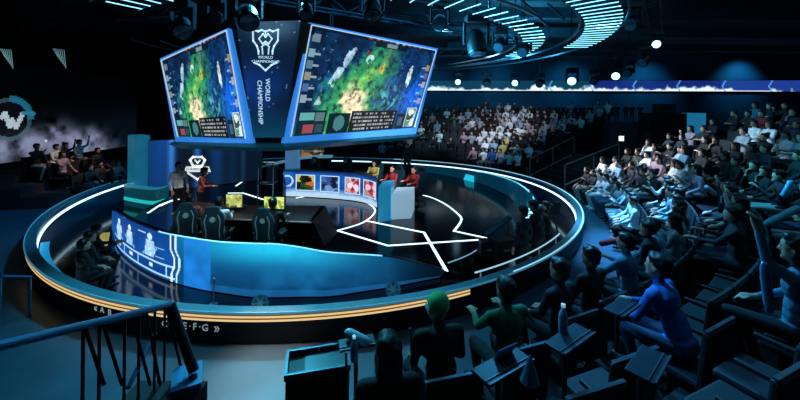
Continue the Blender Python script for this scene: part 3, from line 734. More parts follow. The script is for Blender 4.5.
# ------------------------------------------------------------------ hanging scoreboard
JZ = 2.49
jb = thing('hanging_scoreboard', 'large hanging scoreboard with two big game screens and a championship corner panel', 'scoreboard', (0, 0, 0))
A0, B0 = atz(284, 143.5, JZ), atz(416, 134, JZ); L1, L0 = atz(252, 143.5, JZ), atz(176, 141, JZ)
def scr_plane(p, q, tilt=.24):
    e = (q - p).normalized(); n = Vector((e.y, -e.x, 0)).normalized(); u = n * math.sin(tilt) + Vector((0, 0, 1)) * math.cos(tilt)
    return p, e.cross(u).normalized(), n
def game_picture():
    H, W = 96, 168; im = np.zeros((H, W, 3)); V, U = np.mgrid[0:H, 0:W]; U = U / W; V = V / H
    n1 = fbm(H, W, 22, 1); n2 = fbm(H, W, 9, 2); n3 = fbm(H, W, 40, 3)
    im[:] = C3('0c2546'); mix(im, C3('16528a'), (n1 - .35) * 2.2)
    c = .56 - .36 * V + .05 * np.sin(V * 9); dd = np.abs(U - c - .02) / (.15 + .08 * V)      # green lane running down-left
    mix(im, C3('2f8a58'), (1.25 - dd + (n2 - .5) * 1.0) * 2.2); mix(im, C3('77b85c'), (.6 - dd + (n2 - .5) * 1.6) * 1.6)
    mix(im, C3('1a5a44'), (n2 - .56) * 5 * (dd < 1.1))
    sp = np.hypot((U - .36) / .13, (V - .66) / .17); mix(im, C3('e8d8b0'), (1.1 - sp + (n2 - .5) * 1.2) * 2)
    ed = np.abs(U - (.33 - .30 * V)); mix(im, C3('a8c8d8'), (ed < .025) * (n2 > .48) * (V < .7) * .85)
    mix(im, C3('0a1c38'), (U < .26 - .3 * V) * .6)
    mix(im, C3('1560d0'), np.exp(-(((U - .9) / .14) ** 2 + ((V - .62) / .28) ** 2)) * 1.1 + (U > .86) * (V > .4) * .3)
    mix(im, C3('0a2c5c'), np.exp(-(((U - .75) / .2) ** 2 + ((V - .12) / .22) ** 2)) * .9)
    mix(im, C3('4fb0b0'), (np.exp(-(((U - .66) / .09) ** 2 + ((V - .62) / .17) ** 2)) * 1.4 * (n2 + .15)) * (np.sin(U * 120 + V * 60 * n1) > -.2))
    mix(im, C3('cfe8e0'), ((np.hypot((U - .79) / .022, (V - .33) / .15)) < 1) * (n2 > .4) * .9)
    mix(im, C3('b8e0dc'), ((np.hypot((U - .42) / .03, (V - .22) / .05)) < 1) * (n2 > .45) * .9); mix(im, C3('c03a2a'), (np.hypot((U - .4) / .012, (V - .15) / .02) < 1) * 1.)
    mix(im, C3('d8b040'), ((np.hypot((U - .53) / .02, (V - .3) / .07)) < 1) * (n2 > .45) * .8)
    n4 = fbm(H, W, 4, 41); n5 = fbm(H, W, 2.6, 42)
    im *= (.6 + .8 * n4)[..., None]; mix(im, C3('b8e4e8'), (n5 > .74) * (n1 > .5) * .4); mix(im, C3('061226'), (n4 < .34) * .4)
    rect(im, .0, .02, 0, 1, '14426a', .5); rect(im, 0, 1, 0, .035, '0a1626', .85)
    rs = np.random.RandomState(4)
    for k in range(9): rect(im, .38 + .055 * k, .38 + .055 * k + .03, .008, .028, ['8fb8d0', '3060a0', 'c04038'][rs.randint(3)], .8)
    rect(im, .44, .72, .03, .085, '06101c', .8); rect(im, .53, .62, .04, .075, 'b0c8d8', .6)
    rect(im, .02, .07, .07, .14, 'a8c0c8', .55)
    for k in range(5):
        v = .2 + .105 * k
        rect(im, .015, .05, v, v + .075, ['8fb0b8', '5c8a90', 'a89c80', '5070a0', 'a0b8c0'][k], .8); rect(im, .052, .085, v + .03, v + .05, 'cfe0e8', .6)
        rect(im, .95, .985, v, v + .075, ['a89060', '706090', 'c0b090', '4a8090', 'b0a0a0'][k], .85); rect(im, .915, .948, v + .03, v + .05, 'cfe0e8', .6)
    rect(im, .02, .2, .77, 1, '0c2230', .92); rect(im, .03, .12, .79, .86, '6fc0b8', .8); rect(im, .13, .19, .79, .87, '9fb8c0', .5); rect(im, .06, .13, .9, .98, 'c05058', .75); rect(im, .14, .19, .9, .98, '30485a', .9)
    rect(im, .215, .37, .8, 1, '0a1c24', .95); mix(im, C3('4f8a90'), (np.hypot((U - .29) / .04, (V - .89) / .08) < 1) * .8)
    rect(im, .38, .77, .775, 1, '0c1218', .95)
    for r_ in range(5):
        v = .79 + .042 * r_
        for k in range(22):
            if rs.rand() < .78: rect(im, .395 + .0165 * k, .395 + .0165 * k + .012, v + .004, v + .028, ['d8e0e4', '9aa4ac', 'e0d8c8'][rs.randint(3)], .75)
    rect(im, .78, .87, .82, 1, '10202c', .9); rect(im, .8, .85, .86, .96, '58809a', .6)
    rect(im, .872, .975, .745, .985, 'cfe0d4', .95); rect(im, .878, .969, .757, .975, '5c8a84', 1)
    mix(im, C3('dfeee2'), (U > .88) * (U < .967) * (V > .76) * (V < .972) * (n2 > .5) * .9); mix(im, C3('1c3a40'), (U > .88) * (U < .967) * (V > .76) * (V < .972) * (np.abs(n1 - .5) < .04) * .9)
    return im
GP = game_picture()
SCR = screen_mat('game_screen', 1.0)
def screen(side, p, q, outer, inner):
    P0, N_, n = scr_plane(p, q)
    o = [atplane(x, y, P0, N_) for x, y in outer]       # bl br tr tl
    i = [atplane(x, y, P0 + n * .03, N_) for x, y in inner]
    f = None
    bm = B(); slab(bm, *o, -n * .16); f = obj('screen_frame', bm, LEDB, jb)
    bm = B()
    tube(bm, [i[0] + n * .01, i[3] + n * .01, i[2] + n * .01, i[1] + n * .01], .018, 6); obj('frame_line', bm, mat('frame_line', 'cfe6f4', .5, emit='bcd8ea', es=.7), f)
    picture('game_screen', quadpos(*i), GP, SCR, jb)
    return o, n
oR, nR = screen('r', A0, B0, [(284,143.5),(416,134),(438,48.5),(309.5,22.5)], [(291,136.5),(414,127.5),(436,50.5),(311.5,25)])
oL, nL = screen('l', L0, L1, [(175.5,141.5),(252,143.5),(228,28),(160,58.5)], [(178,136.5),(245.5,138.5),(226.5,30.5),(161.5,60.5)])
# corner panel
cp0, cN, cn = scr_plane(L1, A0)
oc = [atplane(x, y, cp0 - cn * .02, cN) for x, y in ((253.5, 137.5), (283.5, 137.5), (300.5, 20.5), (236, 22.5))]
Hc_, Wc_ = 80, 36; im = np.zeros((Hc_, Wc_, 3)); V, U = np.mgrid[0:Hc_, 0:Wc_]; U = U / Wc_; V = V / Hc_; n1 = fbm(Hc_, Wc_, 14, 8)
im[:] = C3('0a1a30'); mix(im, C3('3a5a74'), np.exp(-(((U - .6) / .5) ** 2 + ((V - .02) / .16) ** 2)) * 1.2 * (n1 + .3)); mix(im, C3('12409a'), np.exp(-(((U - .2) / .6) ** 2 + ((V - .55) / .22) ** 2)) * .8 * (n1 + .4)); mix(im, C3('0a5070'), np.clip((V - .7) * 2.5, 0, .8)); mix(im, C3('9fc0e0'), (fbm(Hc_, Wc_, 2.2, 33) > .8) * .5)
bm = B(); slab(bm, *oc, -cn * .12); cpanel = obj('corner_panel', bm, BLACK, jb)
picture('corner_picture', quadpos(*[p + cn * .012 for p in oc]), im, screen_mat('corner_screen', .85), cpanel)
def on_corner(px, py, off=.03): return atplane(px, py, cp0 + cn * (off - .02), cN)
CW = mat('crest_light', 'd8f0ff', .5, emit='bfe4f6', es=.85)
def flat_shape(bm, polys, P):
    for poly in polys:
        f = [bm.verts.new(P(x, y, .028)) for x, y in poly]; b = [bm.verts.new(P(x, y, .016)) for x, y in poly]
        try: bm.faces.new(f); bm.faces.new(b[::-1])
        except ValueError: continue
        for i in range(len(poly)): bm.faces.new((f[i], b[i], b[(i + 1) % len(poly)], f[(i + 1) % len(poly)]))
    bmesh.ops.recalc_face_normals(bm, faces=bm.faces[:]); return bm
def lines(pts, w, closed=False):
    """thick outline as a list of quads in the drawing plane"""
    pts = list(pts) + ([pts[0]] if closed else []); out = []
    for (x0, y0), (x1, y1) in zip(pts, pts[1:]):
        dx, dy = x1 - x0, y1 - y0; L = math.hypot(dx, dy) or 1; nx, ny = -dy / L * w / 2, dx / L * w / 2; ex, ey = dx / L * w * .3, dy / L * w * .3
        out.append([(x0 + nx - ex, y0 + ny - ey), (x1 + nx + ex, y1 + ny + ey), (x1 - nx + ex, y1 - ny + ey), (x0 - nx - ex, y0 - ny - ey)])
    return out
def crest(cx, cy, s):
    """shield-and-cup crest in picture units around (cx,cy), s = half height"""
    m = lambda pts: [(cx + x * s, cy + y * s) for x, y in pts]
    w = .085 * s; L = []
    L += lines(m([(-.62, -1), (-.35, -.9), (-.2, -.98), (0, -.9), (.2, -.98), (.35, -.9), (.62, -1), (.6, -.45), (.42, -.2), (.34, .05), (.34, .2)]), w)
    L += lines(m([(-.62, -1), (-.6, -.45), (-.42, -.2), (-.34, .05), (-.34, .2)]), w)
    L += lines(m([(-.32, -.55), (-.12, -.8), (0, -.62), (.12, -.8), (.32, -.55), (.15, -.3), (0, -.42), (-.15, -.3)]), w * .8, True)
    L += lines(m([(0, -.85), (0, -.62)]), w * .8); L += lines(m([(-.2, -.15), (0, -.3), (.2, -.15)]), w * .8)
    L += lines(m([(-.16, -.1), (-.14, .2)]), w * .8); L += lines(m([(.16, -.1), (.14, .2)]), w * .8)
    L += lines(m([(-.55, .62), (-.3, .72), (0, 1), (.3, .72), (.55, .62)]), w)
    return L
bm = B(); flat_shape(bm, crest(265.5, 50, 20.5), on_corner); obj('crest', bm, CW, cpanel)
def panel_text(s, cxp, cyp, cxq, cyq, size, rot, P, m, parent, nm='lettering'):
    o = P(cxp, cyp); x = (P(cxq, cyq) - o)
    return lettering(nm, s, size, m, parent, frame_m(o, x, P(cxp, cyp - 5) - o if rot == 0 else P(cxp + 5, cyp) - o), .004)
panel_text('WORLD', 265.5, 57.5, 275, 57.7, .10, 0, on_corner, CW, cpanel); panel_text('CHAMPIONSHIP', 265.5, 61.6, 275, 61.8, .095, 0, on_corner, CW, cpanel)
panel_text('WORLD', 267.5, 90, 267.6, 100, .165, 1, on_corner, CW, cpanel); panel_text('CHAMPIONSHIP', 260, 102.5, 260.3, 112, .165, 1, on_corner, CW, cpanel)
# housing behind the screens and the skirt under them
J = (L0 + L1 + A0 + B0) / 4 + (-(nR + nL)).normalized() * 2.2; J.z = 0
bm = B()
pts = []
for o, n in ((oR, nR), (oL, nL)):
    for p in o: pts.append(p - n * .2)
for p in oc: pts.append(p - cn * .14)
zt = max(p.z for p in pts)
for p in [J + (J - Vector((q.x, q.y, 0))) * .55 for q in (L0, L1, A0, B0)]: pts += [Vector((p.x, p.y, JZ + .05)), Vector((p.x, p.y, zt - .2))]
for p in pts: bm.verts.new(p)
r = bmesh.ops.convex_hull(bm, input=bm.verts[:]); bmesh.ops.delete(bm, geom=[v for v in bm.verts if not v.link_faces], context='VERTS'); obj('housing', bm, BLACK, jb)
bm = B()
def ring6(z, k): 
    base = [L0, L1 + (L1 - J) * 0, A0, B0] + [J + (J - Vector((q.x, q.y, 0))) * .5 for q in (L0, L1, A0, B0)]
    return [Vector((J.x + (q.x - J.x) * k, J.y + (q.y - J.y) * k, z)) for q in base]
for p in ring6(JZ - .02, 1.02) + ring6(JZ - .08, 1.05) + ring6(JZ - .22, .97): bm.verts.new(p)
bmesh.ops.convex_hull(bm, input=bm.verts[:]); bmesh.ops.delete(bm, geom=[v for v in bm.verts if not v.link_faces], context='VERTS'); obj('skirt', bm, mat('skirt_teal', '0f4658', .35, .2, noise=.2, emit='08303f', es=.5), jb)
for p in (J + Vector((-1.6, -1.2, 0)), J + Vector((1.6, -1.2, 0)), J + Vector((-1.6, 1.6, 0)), J + Vector((1.6, 1.6, 0))):
    bm = B(); cone(bm, (p.x, p.y, zt - .35), (p.x, p.y, ZC), .05); obj('hanger', bm, DARKM, jb)

# ------------------------------------------------------------------ ceiling ring lights
RZC = CAM.z + 2.25
def ring_light(label, r0, r1, n, a0, a1, z):
    ra0, ra1 = (-130, 190) if a1 < 10 and r0 < 8 else (a0, 75)
    t = thing('ring_light', label, 'light', (CEN.x, CEN.y, z), 0)
    for rr in (r0 - .12, r1 + .12):
        bm = B(); pts = [Vector((rr * math.cos(rad(ra0 + (ra1 - ra0) * i / 90)), rr * math.sin(rad(ra0 + (ra1 - ra0) * i / 90)), .12)) for i in range(91)]
        sweep(bm, lambda i: [pts[i] + Vector((math.cos(rad(ra0 + (ra1 - ra0) * i / 90)) * dx, math.sin(rad(ra0 + (ra1 - ra0) * i / 90)) * dx, dz)) for dx, dz in ((-.025, -.025), (.025, -.025), (.025, .04), (-.025, .04))], range(91)); obj('rail', bm, mat('ring_rail', '3f6878', .35, .6), t)
    bm = B(); cone(bm, (r0, 0, 0), (r1, 0, 0), .0115, .0115, 8); me = bpy.data.meshes.new('led_tube'); bm.to_mesh(me); bm.free(); me.materials.append(LEDT)
    for i in range(n):
        o = link(bpy.data.objects.new('led_tube', me), t); o.rotation_euler = (0, 0, rad(a0 + (a1 - a0) * (i + .5) / n))
    for i in range(6):
        a = rad(a0 + (a1 - a0) * (i + .5) / 6); bm = B(); cone(bm, (r0 * math.cos(a), r0 * math.sin(a), .2), (r0 * math.cos(a), r0 * math.sin(a), ZC - z), .02); obj('hanger', bm, DARKM, t)
    return t
ring_light('inner ceiling ring of short white light tubes above the scoreboard', 6.6, 7.25, 36, -126, 8, RZC)
ring_light('outer ceiling ring of long white light tubes near the right edge of the rig', 8.3, 9.15, 33, -78, -4, RZC + .1)
def tube_panel(label, x0, x1, d):
    t = thing('tube_light_panel', label, 'light', atd(x0, 50, d)); o_ = Vector(t.location); c_ = atd(x0, 50, d)
    for i in range(6):
        a = atd(x0 + i * 2.2, 48 + i * .4, d); b_ = atd(x0 + 5 + i * 1.6, 57 + i * 2.3, d - .3); bm = B(); cone(bm, a - o_, b_ - o_, .009, .009, 6); obj('led_tube', bm, mat('tube_dim', 'b0d8dc', .5, emit='8fc4c8', es=.4), t)
    bm = B(); a, b_ = atd(x0 - 3, 48, d) - o_, atd(x1 + 2, 48.5, d) - o_; cone(bm, a, b_, .03, .03, 6); cone(bm, (a + b_) / 2, Vector(((a + b_) / 2).xy.to_3d()) + Vector((0, 0, ZC - o_.z)), .02, .02, 6); obj('hanger', bm, DARKM, t)
tube_panel('small group of slanted light tubes on the dark left ceiling', 53, 62, 12.5); tube_panel('small group of slanted light tubes at the upper left edge', 0, 6, 12.0)

# trusses
def truss(label, p, q, h=.4):
    p, q = Vector(p), Vector(q); d = (q - p); n = max(2, int(d.length / .6)); s = d.normalized().cross(Vector((0, 0, 1))).normalized() * h / 2; u = Vector((0, 0, h / 2))
    bm = B()
    for a in (-1, 1):
        for b in (-1, 1): cone(bm, p + s * a + u * b, q + s * a + u * b, .03, .03, 6)
    for i in range(n):
        a, b = p + d * i / n, p + d * (i + 1) / n; f = 1 if i % 2 else -1
        for k in (-1, 1): cone(bm, a + s * k + u * f, b + s * k - u * f, .016, .016, 5); cone(bm, a + u * k + s * f, b + u * k - s * f, .016, .016, 5)
    return tag(obj('lighting_truss', bm, mat('truss_metal', '28414f', .4, .6, noise=.2)), label, 'truss')
truss('dark lighting truss running back above the right game screen', (-6, 8.6, 6.75), (5.5, 15.5, 6.75))
truss('lighting truss crossing in front of the back wall ribbon screen', (2, 19.5, 6.75), (18, 19.5, 6.75))
truss('long lighting truss over the upper right seats', (4.6, 6.5, 7.2), (12, 16, 7.2))
truss('lighting truss over the left screen', (-13, 11.5, 6.35), (-6.6, 10.3, 6.35))
truss('near lighting truss at the top left of the ceiling', (-8, 6.2, 7.3), (2, 5.9, 7.3))
for i, (x0, x1, y, lab) in enumerate(((1, 26, 14.5, 'ceiling beam over the right ring light'), (-16, 20, 18, 'ceiling beam behind the scoreboard'), (3, 26, 22, 'ceiling beam nearest over the right seats'))):
    bm = B(); box(bm, ((x0 + x1) / 2, y, 7.6), (x1 - x0, .3, .45)); o = obj('trim_' + str(i + 1), bm, mat('beam_blue', '1b3a4a', .6, .2, noise=.2)); struct(o)
for i, (x0, y0) in enumerate(((3.0, 8.6), (4.2, 9.3), (5.4, 10.1), (6.5, 11.0), (7.6, 12.0), (2.4, 10.5), (3.4, 11.4), (4.4, 12.4))):
    bm = B(); box(bm, (x0 + .6, y0 + 1.2, 6.5), (.05, 2.0, .07), rot=Euler((0, 0, rad(-38)))); struct(obj('trim_' + str(i + 10), bm, mat('beam_blue', '1b3a4a', .6, .2)))

def moving_head(px, py, d, label, lit, aim, size=1.0, hang=True):
    p = atd(px, py, d); t = thing('stage_spotlight', label, 'light', p, 0, 'stage spotlights on the rig'); t.scale = (size,) * 3
    aim = (Vector(aim) - p).normalized(); Q = Vector((0, 0, 1)).rotation_difference(aim).to_matrix().to_4x4()
    bm = B(); box(bm, (0, 0, .36), (.34, .26, .14), bev=.02); obj('base', bm, DARKM, t)
    bm = B()
    for s in (-1, 1): box(bm, (s * .19, 0, .14), (.04, .1, .36), bev=.01)
    box(bm, (0, 0, .29), (.4, .1, .04)); obj('yoke', bm, DARKM, t)
    bm = B(); lathe(bm, [(.08, -.2), (.13, -.14), (.15, 0), (.155, .16), (.15, .2)], Q, 16); hd_ = obj('head', bm, DARKM, t, smooth=True)
    bm = B(); lathe(bm, [(.13, .201), (.12, .215), (.0, .225)], Q, 16); obj('lens', bm, LENS if lit else LENSD, hd_)
    if hang:
        top_ = (ZC - p.z) / size
        bm = B(); cone(bm, (0, 0, .43), (0, 0, min(top_, 9)), .02, .02, 6); obj('hanging_pole', bm, DARKM, t)
    return t
cam_aim = (0, 2, 3.6)
for px, py, d, lab, lit, aim, s in (
    (458, 82, 22, 'lit cyan spotlight above the ribbon screen, leftmost of the lit row', 1, (0, 2, 3), 1.35), (515, 83, 21.5, 'lit cyan spotlight in the row, above the back stand', 1, (0, 2, 3), 1.4), (572, 81, 20.5, 'brightest lit spotlight above the aisle end of the back stand', 1, (0, 2, 3), 1.8),
    (616, 76, 18.5, 'lit spotlight just right of the outer ring light', 1, (0, 2, 3), 1.5), (657, 44, 12, 'bright spotlight hanging at the far right end of the rig', 1, (0, 2, 3.4), 1.0),
    (645, 60, 12, 'small dark spotlight below the bright one at right', 0, (2, 9, 0), 1.1), (632, 22, 10, 'round teal spotlight hanging from a pole at top right', 0, (0, 3, 0), 1.3), (629, 72, 16, 'small spotlight left of the bright right one', 0, (2, 9, 0), 1.2),
    (440, 22, 9.5, 'dark spotlight with pale lens right of the big screen top', 0, (0, 3, 2), 1.3), (476, 42, 10, 'boxy black spotlight under the inner ring', 0, (3, 9, 0), 1.8), (500, 44, 11, 'spotlight hanging inside the inner ring light bend', 0, (0, 5, 0), 1.2), (524, 49, 11.2, 'outermost spotlight inside the inner ring', 0, (0, 5, 0), 1.2),
    (182, 27, 8.5, 'dark spotlight hanging over the left game screen', 0, (-2, 3, 1), 1.5), (248, 16, 7.6, 'black spotlight hanging over the corner panel', 0, (-1, 3, 1), 1.5), (216, 18, 8.2, 'round pale lens spotlight between the two screens', 0, (-1, 0, 3.4), 1.1),
    (372, 8, 7.5, 'dark spotlight over the top edge of the right screen', 0, (0, 4, 0), 1.3), (306, 10, 8, 'spotlight above the left end of the right screen', 0, (-1, 4, 0), 1.0), (540, 83, 21, 'dim spotlight between two lit ones over the back stand', 0, (3, 12, 0), 1.4), (595, 80, 19, 'dim spotlight in the lit row, near the right', 0, (3, 12, 0), 1.4), (487, 82, 21, 'dim spotlight second from left above the ribbon', 0, (3, 12, 0), 1.4)):
    moving_head(px, py, d, lab, lit, aim, s)

# ------------------------------------------------------------------ ribbon screen on the back wall, cloud screen on the left wall
def wall_pt(x, z, off=.14):
    k = (x - BWL.x) / (BWR.x - BWL.x); return Vector((x, BWL.y + (BWR.y - BWL.y) * k - off, z))
rx0, rx1 = -4.0, 35.6; Wr, Hr = 720, 14
im = np.zeros((Hr, Wr, 3)); V, U = np.mgrid[0:Hr, 0:Wr]; n1 = fbm(Hr, Wr, 26, 5); n2 = fbm(Hr, Wr, 7, 6); V = V / Hr; U = U / Wr
im[:] = C3('142a78'); mix(im, C3('0e1c50'), (n1 - .4) * 2); mix(im, C3('2c56b0'), (U > .75) * .35)
mix(im, C3('0a3a4c'), (U < .5) * .85)
cl = (n1 * 1.3 + n2 * .5 - 1.12 + (V - .3) * .75); mix(im, C3('dff2fa'), cl * 5.5)
mix(im, C3('f0faff'), (V > .86) * (U < .85) * .9)
for u in np.arange(.42, .98, .083): mix(im, C3('5c9ae0'), (np.abs(U - u - .012 * np.abs(V - .5)) < .0014) * .9)
rw = thing('ribbon_screen', 'long narrow blue ribbon screen with white clouds on the back wall', 'screen', wall_pt(rx0, 5.0))
p0 = wall_pt(rx0, 5.0)
def rpos(u, v): return wall_pt(rx0 + (rx1 - rx0) * u, 5.17 + .86 * v, .16) - p0
picture('ribbon_panel', rpos, im, screen_mat('ribbon', .95), rw)
bm = B(); slab(bm, wall_pt(rx0, 5.12, .15) - p0, wall_pt(rx1, 5.12, .15) - p0, wall_pt(rx1, 6.08, .15) - p0, wall_pt(rx0, 6.08, .15) - p0, Vector((0, .1, 0))); obj('ribbon_casing', bm, BLACK, rw)

ls = thing('mounted_cloud_screen', 'dark wall screen with drifting pale smoke and a round emblem on the left', 'screen', (XL + .1, 15, 0))
y0, y1, z0_, z1_ = 13.2, 24.5, .7, 5.4
Wl, Hl = 170, 80; im = np.zeros((Hl, Wl, 3)); V, U = np.mgrid[0:Hl, 0:Wl]; V = V / Hl; U = U / Wl
def lp_uv(px, py):
    p = atplane(px, py, Vector((XL + .06, 0, 0)), Vector((1, 0, 0))); return (p.y - y0) / (y1 - y0), 1 - (p.z - z0_) / (z1_ - z0_)
n1 = fbm(Hl, Wl, 26, 15); n2 = fbm(Hl, Wl, 9, 16)
im[:] = C3('010203'); mix(im, C3('06121e'), np.clip((U - .3) * 1.4, 0, .8) * np.clip((V - .3) * 3, 0, 1))
for px, py, rx, ry, a in ((70, 146, .20, .17, 1.6), (55, 135, .07, .16, 1.5), (88, 138, .08, .12, 1.3), (95, 148, .12, .1, 1.2), (18, 150, .16, .16, 1.0), (5, 148, .1, .15, .9), (32, 142, .05, .12, .9)):
    cu, cv = lp_uv(px, py); mix(im, C3('8f96b8'), (np.exp(-(((U - cu) / rx) ** 2 + ((V - cv) / ry) ** 2)) * a * (n2 * 1.3 + n1 * .8 - .62)) * 1.15)
cu, cv = lp_uv(9, 119); e = lp_uv(31, 119); ru = abs(e[0] - cu); rv = abs(lp_uv(9, 97)[1] - cv)
rr = np.hypot((U - cu) / ru, (V - cv) / rv); mix(im, C3('4a6878'), (np.abs(rr - .9) < .09) * .7); mix(im, C3('0a1018'), (rr < .78) * .8)
mix(im, C3('1c6f8c'), (np.abs(rr - .95) < .16) * (V < cv) * (U > cu) * .9)
def uvline(a, b, w, c):
    (u0, v0), (u1, v1) = lp_uv(*a), lp_uv(*b); Ux, Vx = U * (y1 - y0), V * (z1_ - z0_); ax, ay, bx, by = u0 * (y1 - y0), v0 * (z1_ - z0_), u1 * (y1 - y0), v1 * (z1_ - z0_)
    t = np.clip(((Ux - ax) * (bx - ax) + (Vx - ay) * (by - ay)) / ((bx - ax) ** 2 + (by - ay) ** 2), 0, 1)
    mix(im, C3(c), (np.hypot(Ux - ax - t * (bx - ax), Vx - ay - t * (by - ay)) < w) * .95)
for a, b in (((1, 117), (4, 113)), ((4, 113), (9, 126)), ((9, 126), (11, 119)), ((11, 119), (15, 127)), ((15, 127), (22, 113))): uvline(a, b, .11, 'b8ccd8')
uvline((22, 113), (33, 113), .09, '2c7f9c')
mix(im, C3('cfe0f0'), (np.hypot((U - lp_uv(45.5, 140.5)[0]) / .006, (V - lp_uv(45.5, 140.5)[1]) / .012) < 1) * 1.0)
O_ = Vector((XL + .1, 15, 0))
picture('screen_panel', lambda u, v: Vector((XL + .07, y0 + (y1 - y0) * u, z0_ + (z1_ - z0_) * v)) - O_, im, screen_mat('cloud', .7), ls)
bm = B(); box(bm, (XL + .035 - O_.x, (y0 + y1) / 2 - O_.y, (z0_ + z1_) / 2), (.06, y1 - y0 + .1, z1_ - z0_ + .1)); obj('screen_casing', bm, BLACK, ls)

# ------------------------------------------------------------------ left side: pillar, bench, backdrop, crest
p = atz(134, 203, PZ); p.z = PZ
bm = B(); p.y += .35; p.x -= .1
box(bm, (p.x, p.y, (2.3 + PZ) / 2 + .01), (.85, .5, 2.3 - PZ), rot=Euler((0, 0, rad(-35))), bev=.03)
tag(obj('light_tower', bm, mat('pillar_teal', '1f86a0', .35, noise=.3, nscale=1.4, emit='1a6f8c', es=.5)), 'square teal lit pillar standing inside the ring on the left', 'pillar')
bm = B(); bp = spline([atz(124, 205, PZ + .01), atz(138, 208, PZ + .01), atz(154, 210, PZ + .01), atz(165, 207, PZ + .01)], 6)
ct = thing('curved_counter', 'curved teal counter with a bright lower band beside the teal pillar', 'counter', (0, 0, 0))
h_ = Vector((0, 0, 1)); bk = Vector((-.03, .25, 0))
sweep(bm, lambda i: [bp[i], bp[i] + h_ * .75, bp[i] + h_ * .75 + bk, bp[i] + bk], range(len(bp))); obj('counter_body', bm, mat('counter_teal', '0e5a68', .3, .1, noise=.2, emit='0a4652', es=.5), ct)
bm = B(); sweep(bm, lambda i: [bp[i] + h_ * .2 + Vector((0, -.012, 0)), bp[i] + h_ * .33 + Vector((0, -.012, 0)), bp[i] + h_ * .33 + Vector((0, .0, 0)), bp[i] + h_ * .2], range(len(bp))); obj('light_band', bm, mat('teal_band', '2ad0c8', .5, emit='24c4c0', es=.7), ct)
bm = B(); sweep(bm, lambda i: [bp[i] + h_ * .74 + Vector((0, -.02, 0)), bp[i] + h_ * .78 + Vector((0, -.02, 0)), bp[i] + h_ * .78 + bk, bp[i] + h_ * .74 + bk], range(len(bp))); obj('counter_top', bm, mat('counter_top', '45b0bc', .3, emit='2a8a9c', es=.4), ct)
# blue light beams painted on a glowing backdrop, with hanging crest
bd0, bd1 = atd(148, 152, 13.6), atd(262, 152, 16.4)
Wb, Hb = 70, 30; im = np.zeros((Hb, Wb, 3)); V, U = np.mgrid[0:Hb, 0:Wb]; V = V / Hb; U = U / Wb
im[:] = C3('0a1626')
for u, w_, c, a in ((.08, .10, '14489a', .9), (.02, .05, '0f3c70', .9), (.17, .03, '3c86e0', .9), (.38, .03, '2a74d8', .8), (.55, .07, '10407c', .75), (.7, .05, '0c2a50', .7), (.8, .02, '1c5890', .5)): mix(im, C3(c), np.exp(-((U - u) / w_) ** 2) * a * (1 - .3 * V))
wl = thing('blue_backdrop', 'glowing backdrop painted with vertical blue light beams behind the left player group', 'backdrop', (0, 0, 0))
picture('painted_beams', quadpos(Vector((bd0.x, bd0.y, 0.02)), Vector((bd1.x, bd1.y, 0.02)), Vector((bd1.x, bd1.y, 2.1)), Vector((bd0.x, bd0.y, 2.1))), im, screen_mat('backdrop_glow', .9), wl)
bm = B(); slab(bm, Vector((bd0.x, bd0.y + .02, 0.01)), Vector((bd1.x, bd1.y + .02, 0.01)), Vector((bd1.x, bd1.y + .02, 2.12)), Vector((bd0.x, bd0.y + .02, 2.12)), Vector((0, .1, 0))); obj('backdrop_frame', bm, BLACK, wl)
SG = Vector((0, 13.9, 0)); SN = Vector((0, -1, 0))
def on_sign(px, py, off=0.0): return atplane(px, py, SG + SN * off, SN)
cs = thing('crest_sign', 'white championship crest sign in front of the blue beams', 'sign', (0, 0, 0))
bm = B(); poly = [(187, 164), (191, 158), (204, 158), (209, 164), (211, 172), (206, 175), (197.5, 181), (189, 175), (185, 172)]
f = [bm.verts.new(on_sign(*q, .0)) for q in poly]; bm.faces.new(f); r = bmesh.ops.extrude_face_region(bm, geom=bm.faces[:]); bmesh.ops.translate(bm, verts=[v for v in r['geom'] if isinstance(v, bmesh.types.BMVert)], vec=(0, .06, 0)); bmesh.ops.recalc_face_normals(bm, faces=bm.faces[:]); obj('back_plate', bm, mat('sign_back', '1c2c3c', .4, emit='16283a', es=.4), cs)
SW = mat('sign_white', 'e8eef0', .5, emit='dfe8ec', es=.8)
bm = B(); flat_shape(bm, lines([(190, 160), (193, 157), (202, 157), (205, 160), (202, 166), (193, 166)], 2.2, True) + [[(186, 166.5), (209, 166.5), (211, 172), (184, 172)]] + lines([(188, 173), (197.5, 179.5), (207, 173)], 2.0) + lines([(195, 160), (197.5, 163), (200, 160)], 1.5), on_sign); obj('crest', bm, SW, cs)
x_ = on_sign(207, 169.3, .05) - on_sign(188, 169.3, .05)
lettering('lettering', 'CHAMPIONSHIP', .13, BLACK, cs, frame_m(on_sign(197.5, 169.3, .035), x_, Vector((0, 0, 1))), .004)
bm = B(); tube(bm, [on_sign(191, 157, -.03), on_sign(191, 157, -.03) + Vector((0, 0, .8))], .012, 6); tube(bm, [on_sign(204, 157, -.03), on_sign(204, 157, -.03) + Vector((0, 0, .8))], .012, 6); obj('hanging_wire', bm, DARKM, cs)

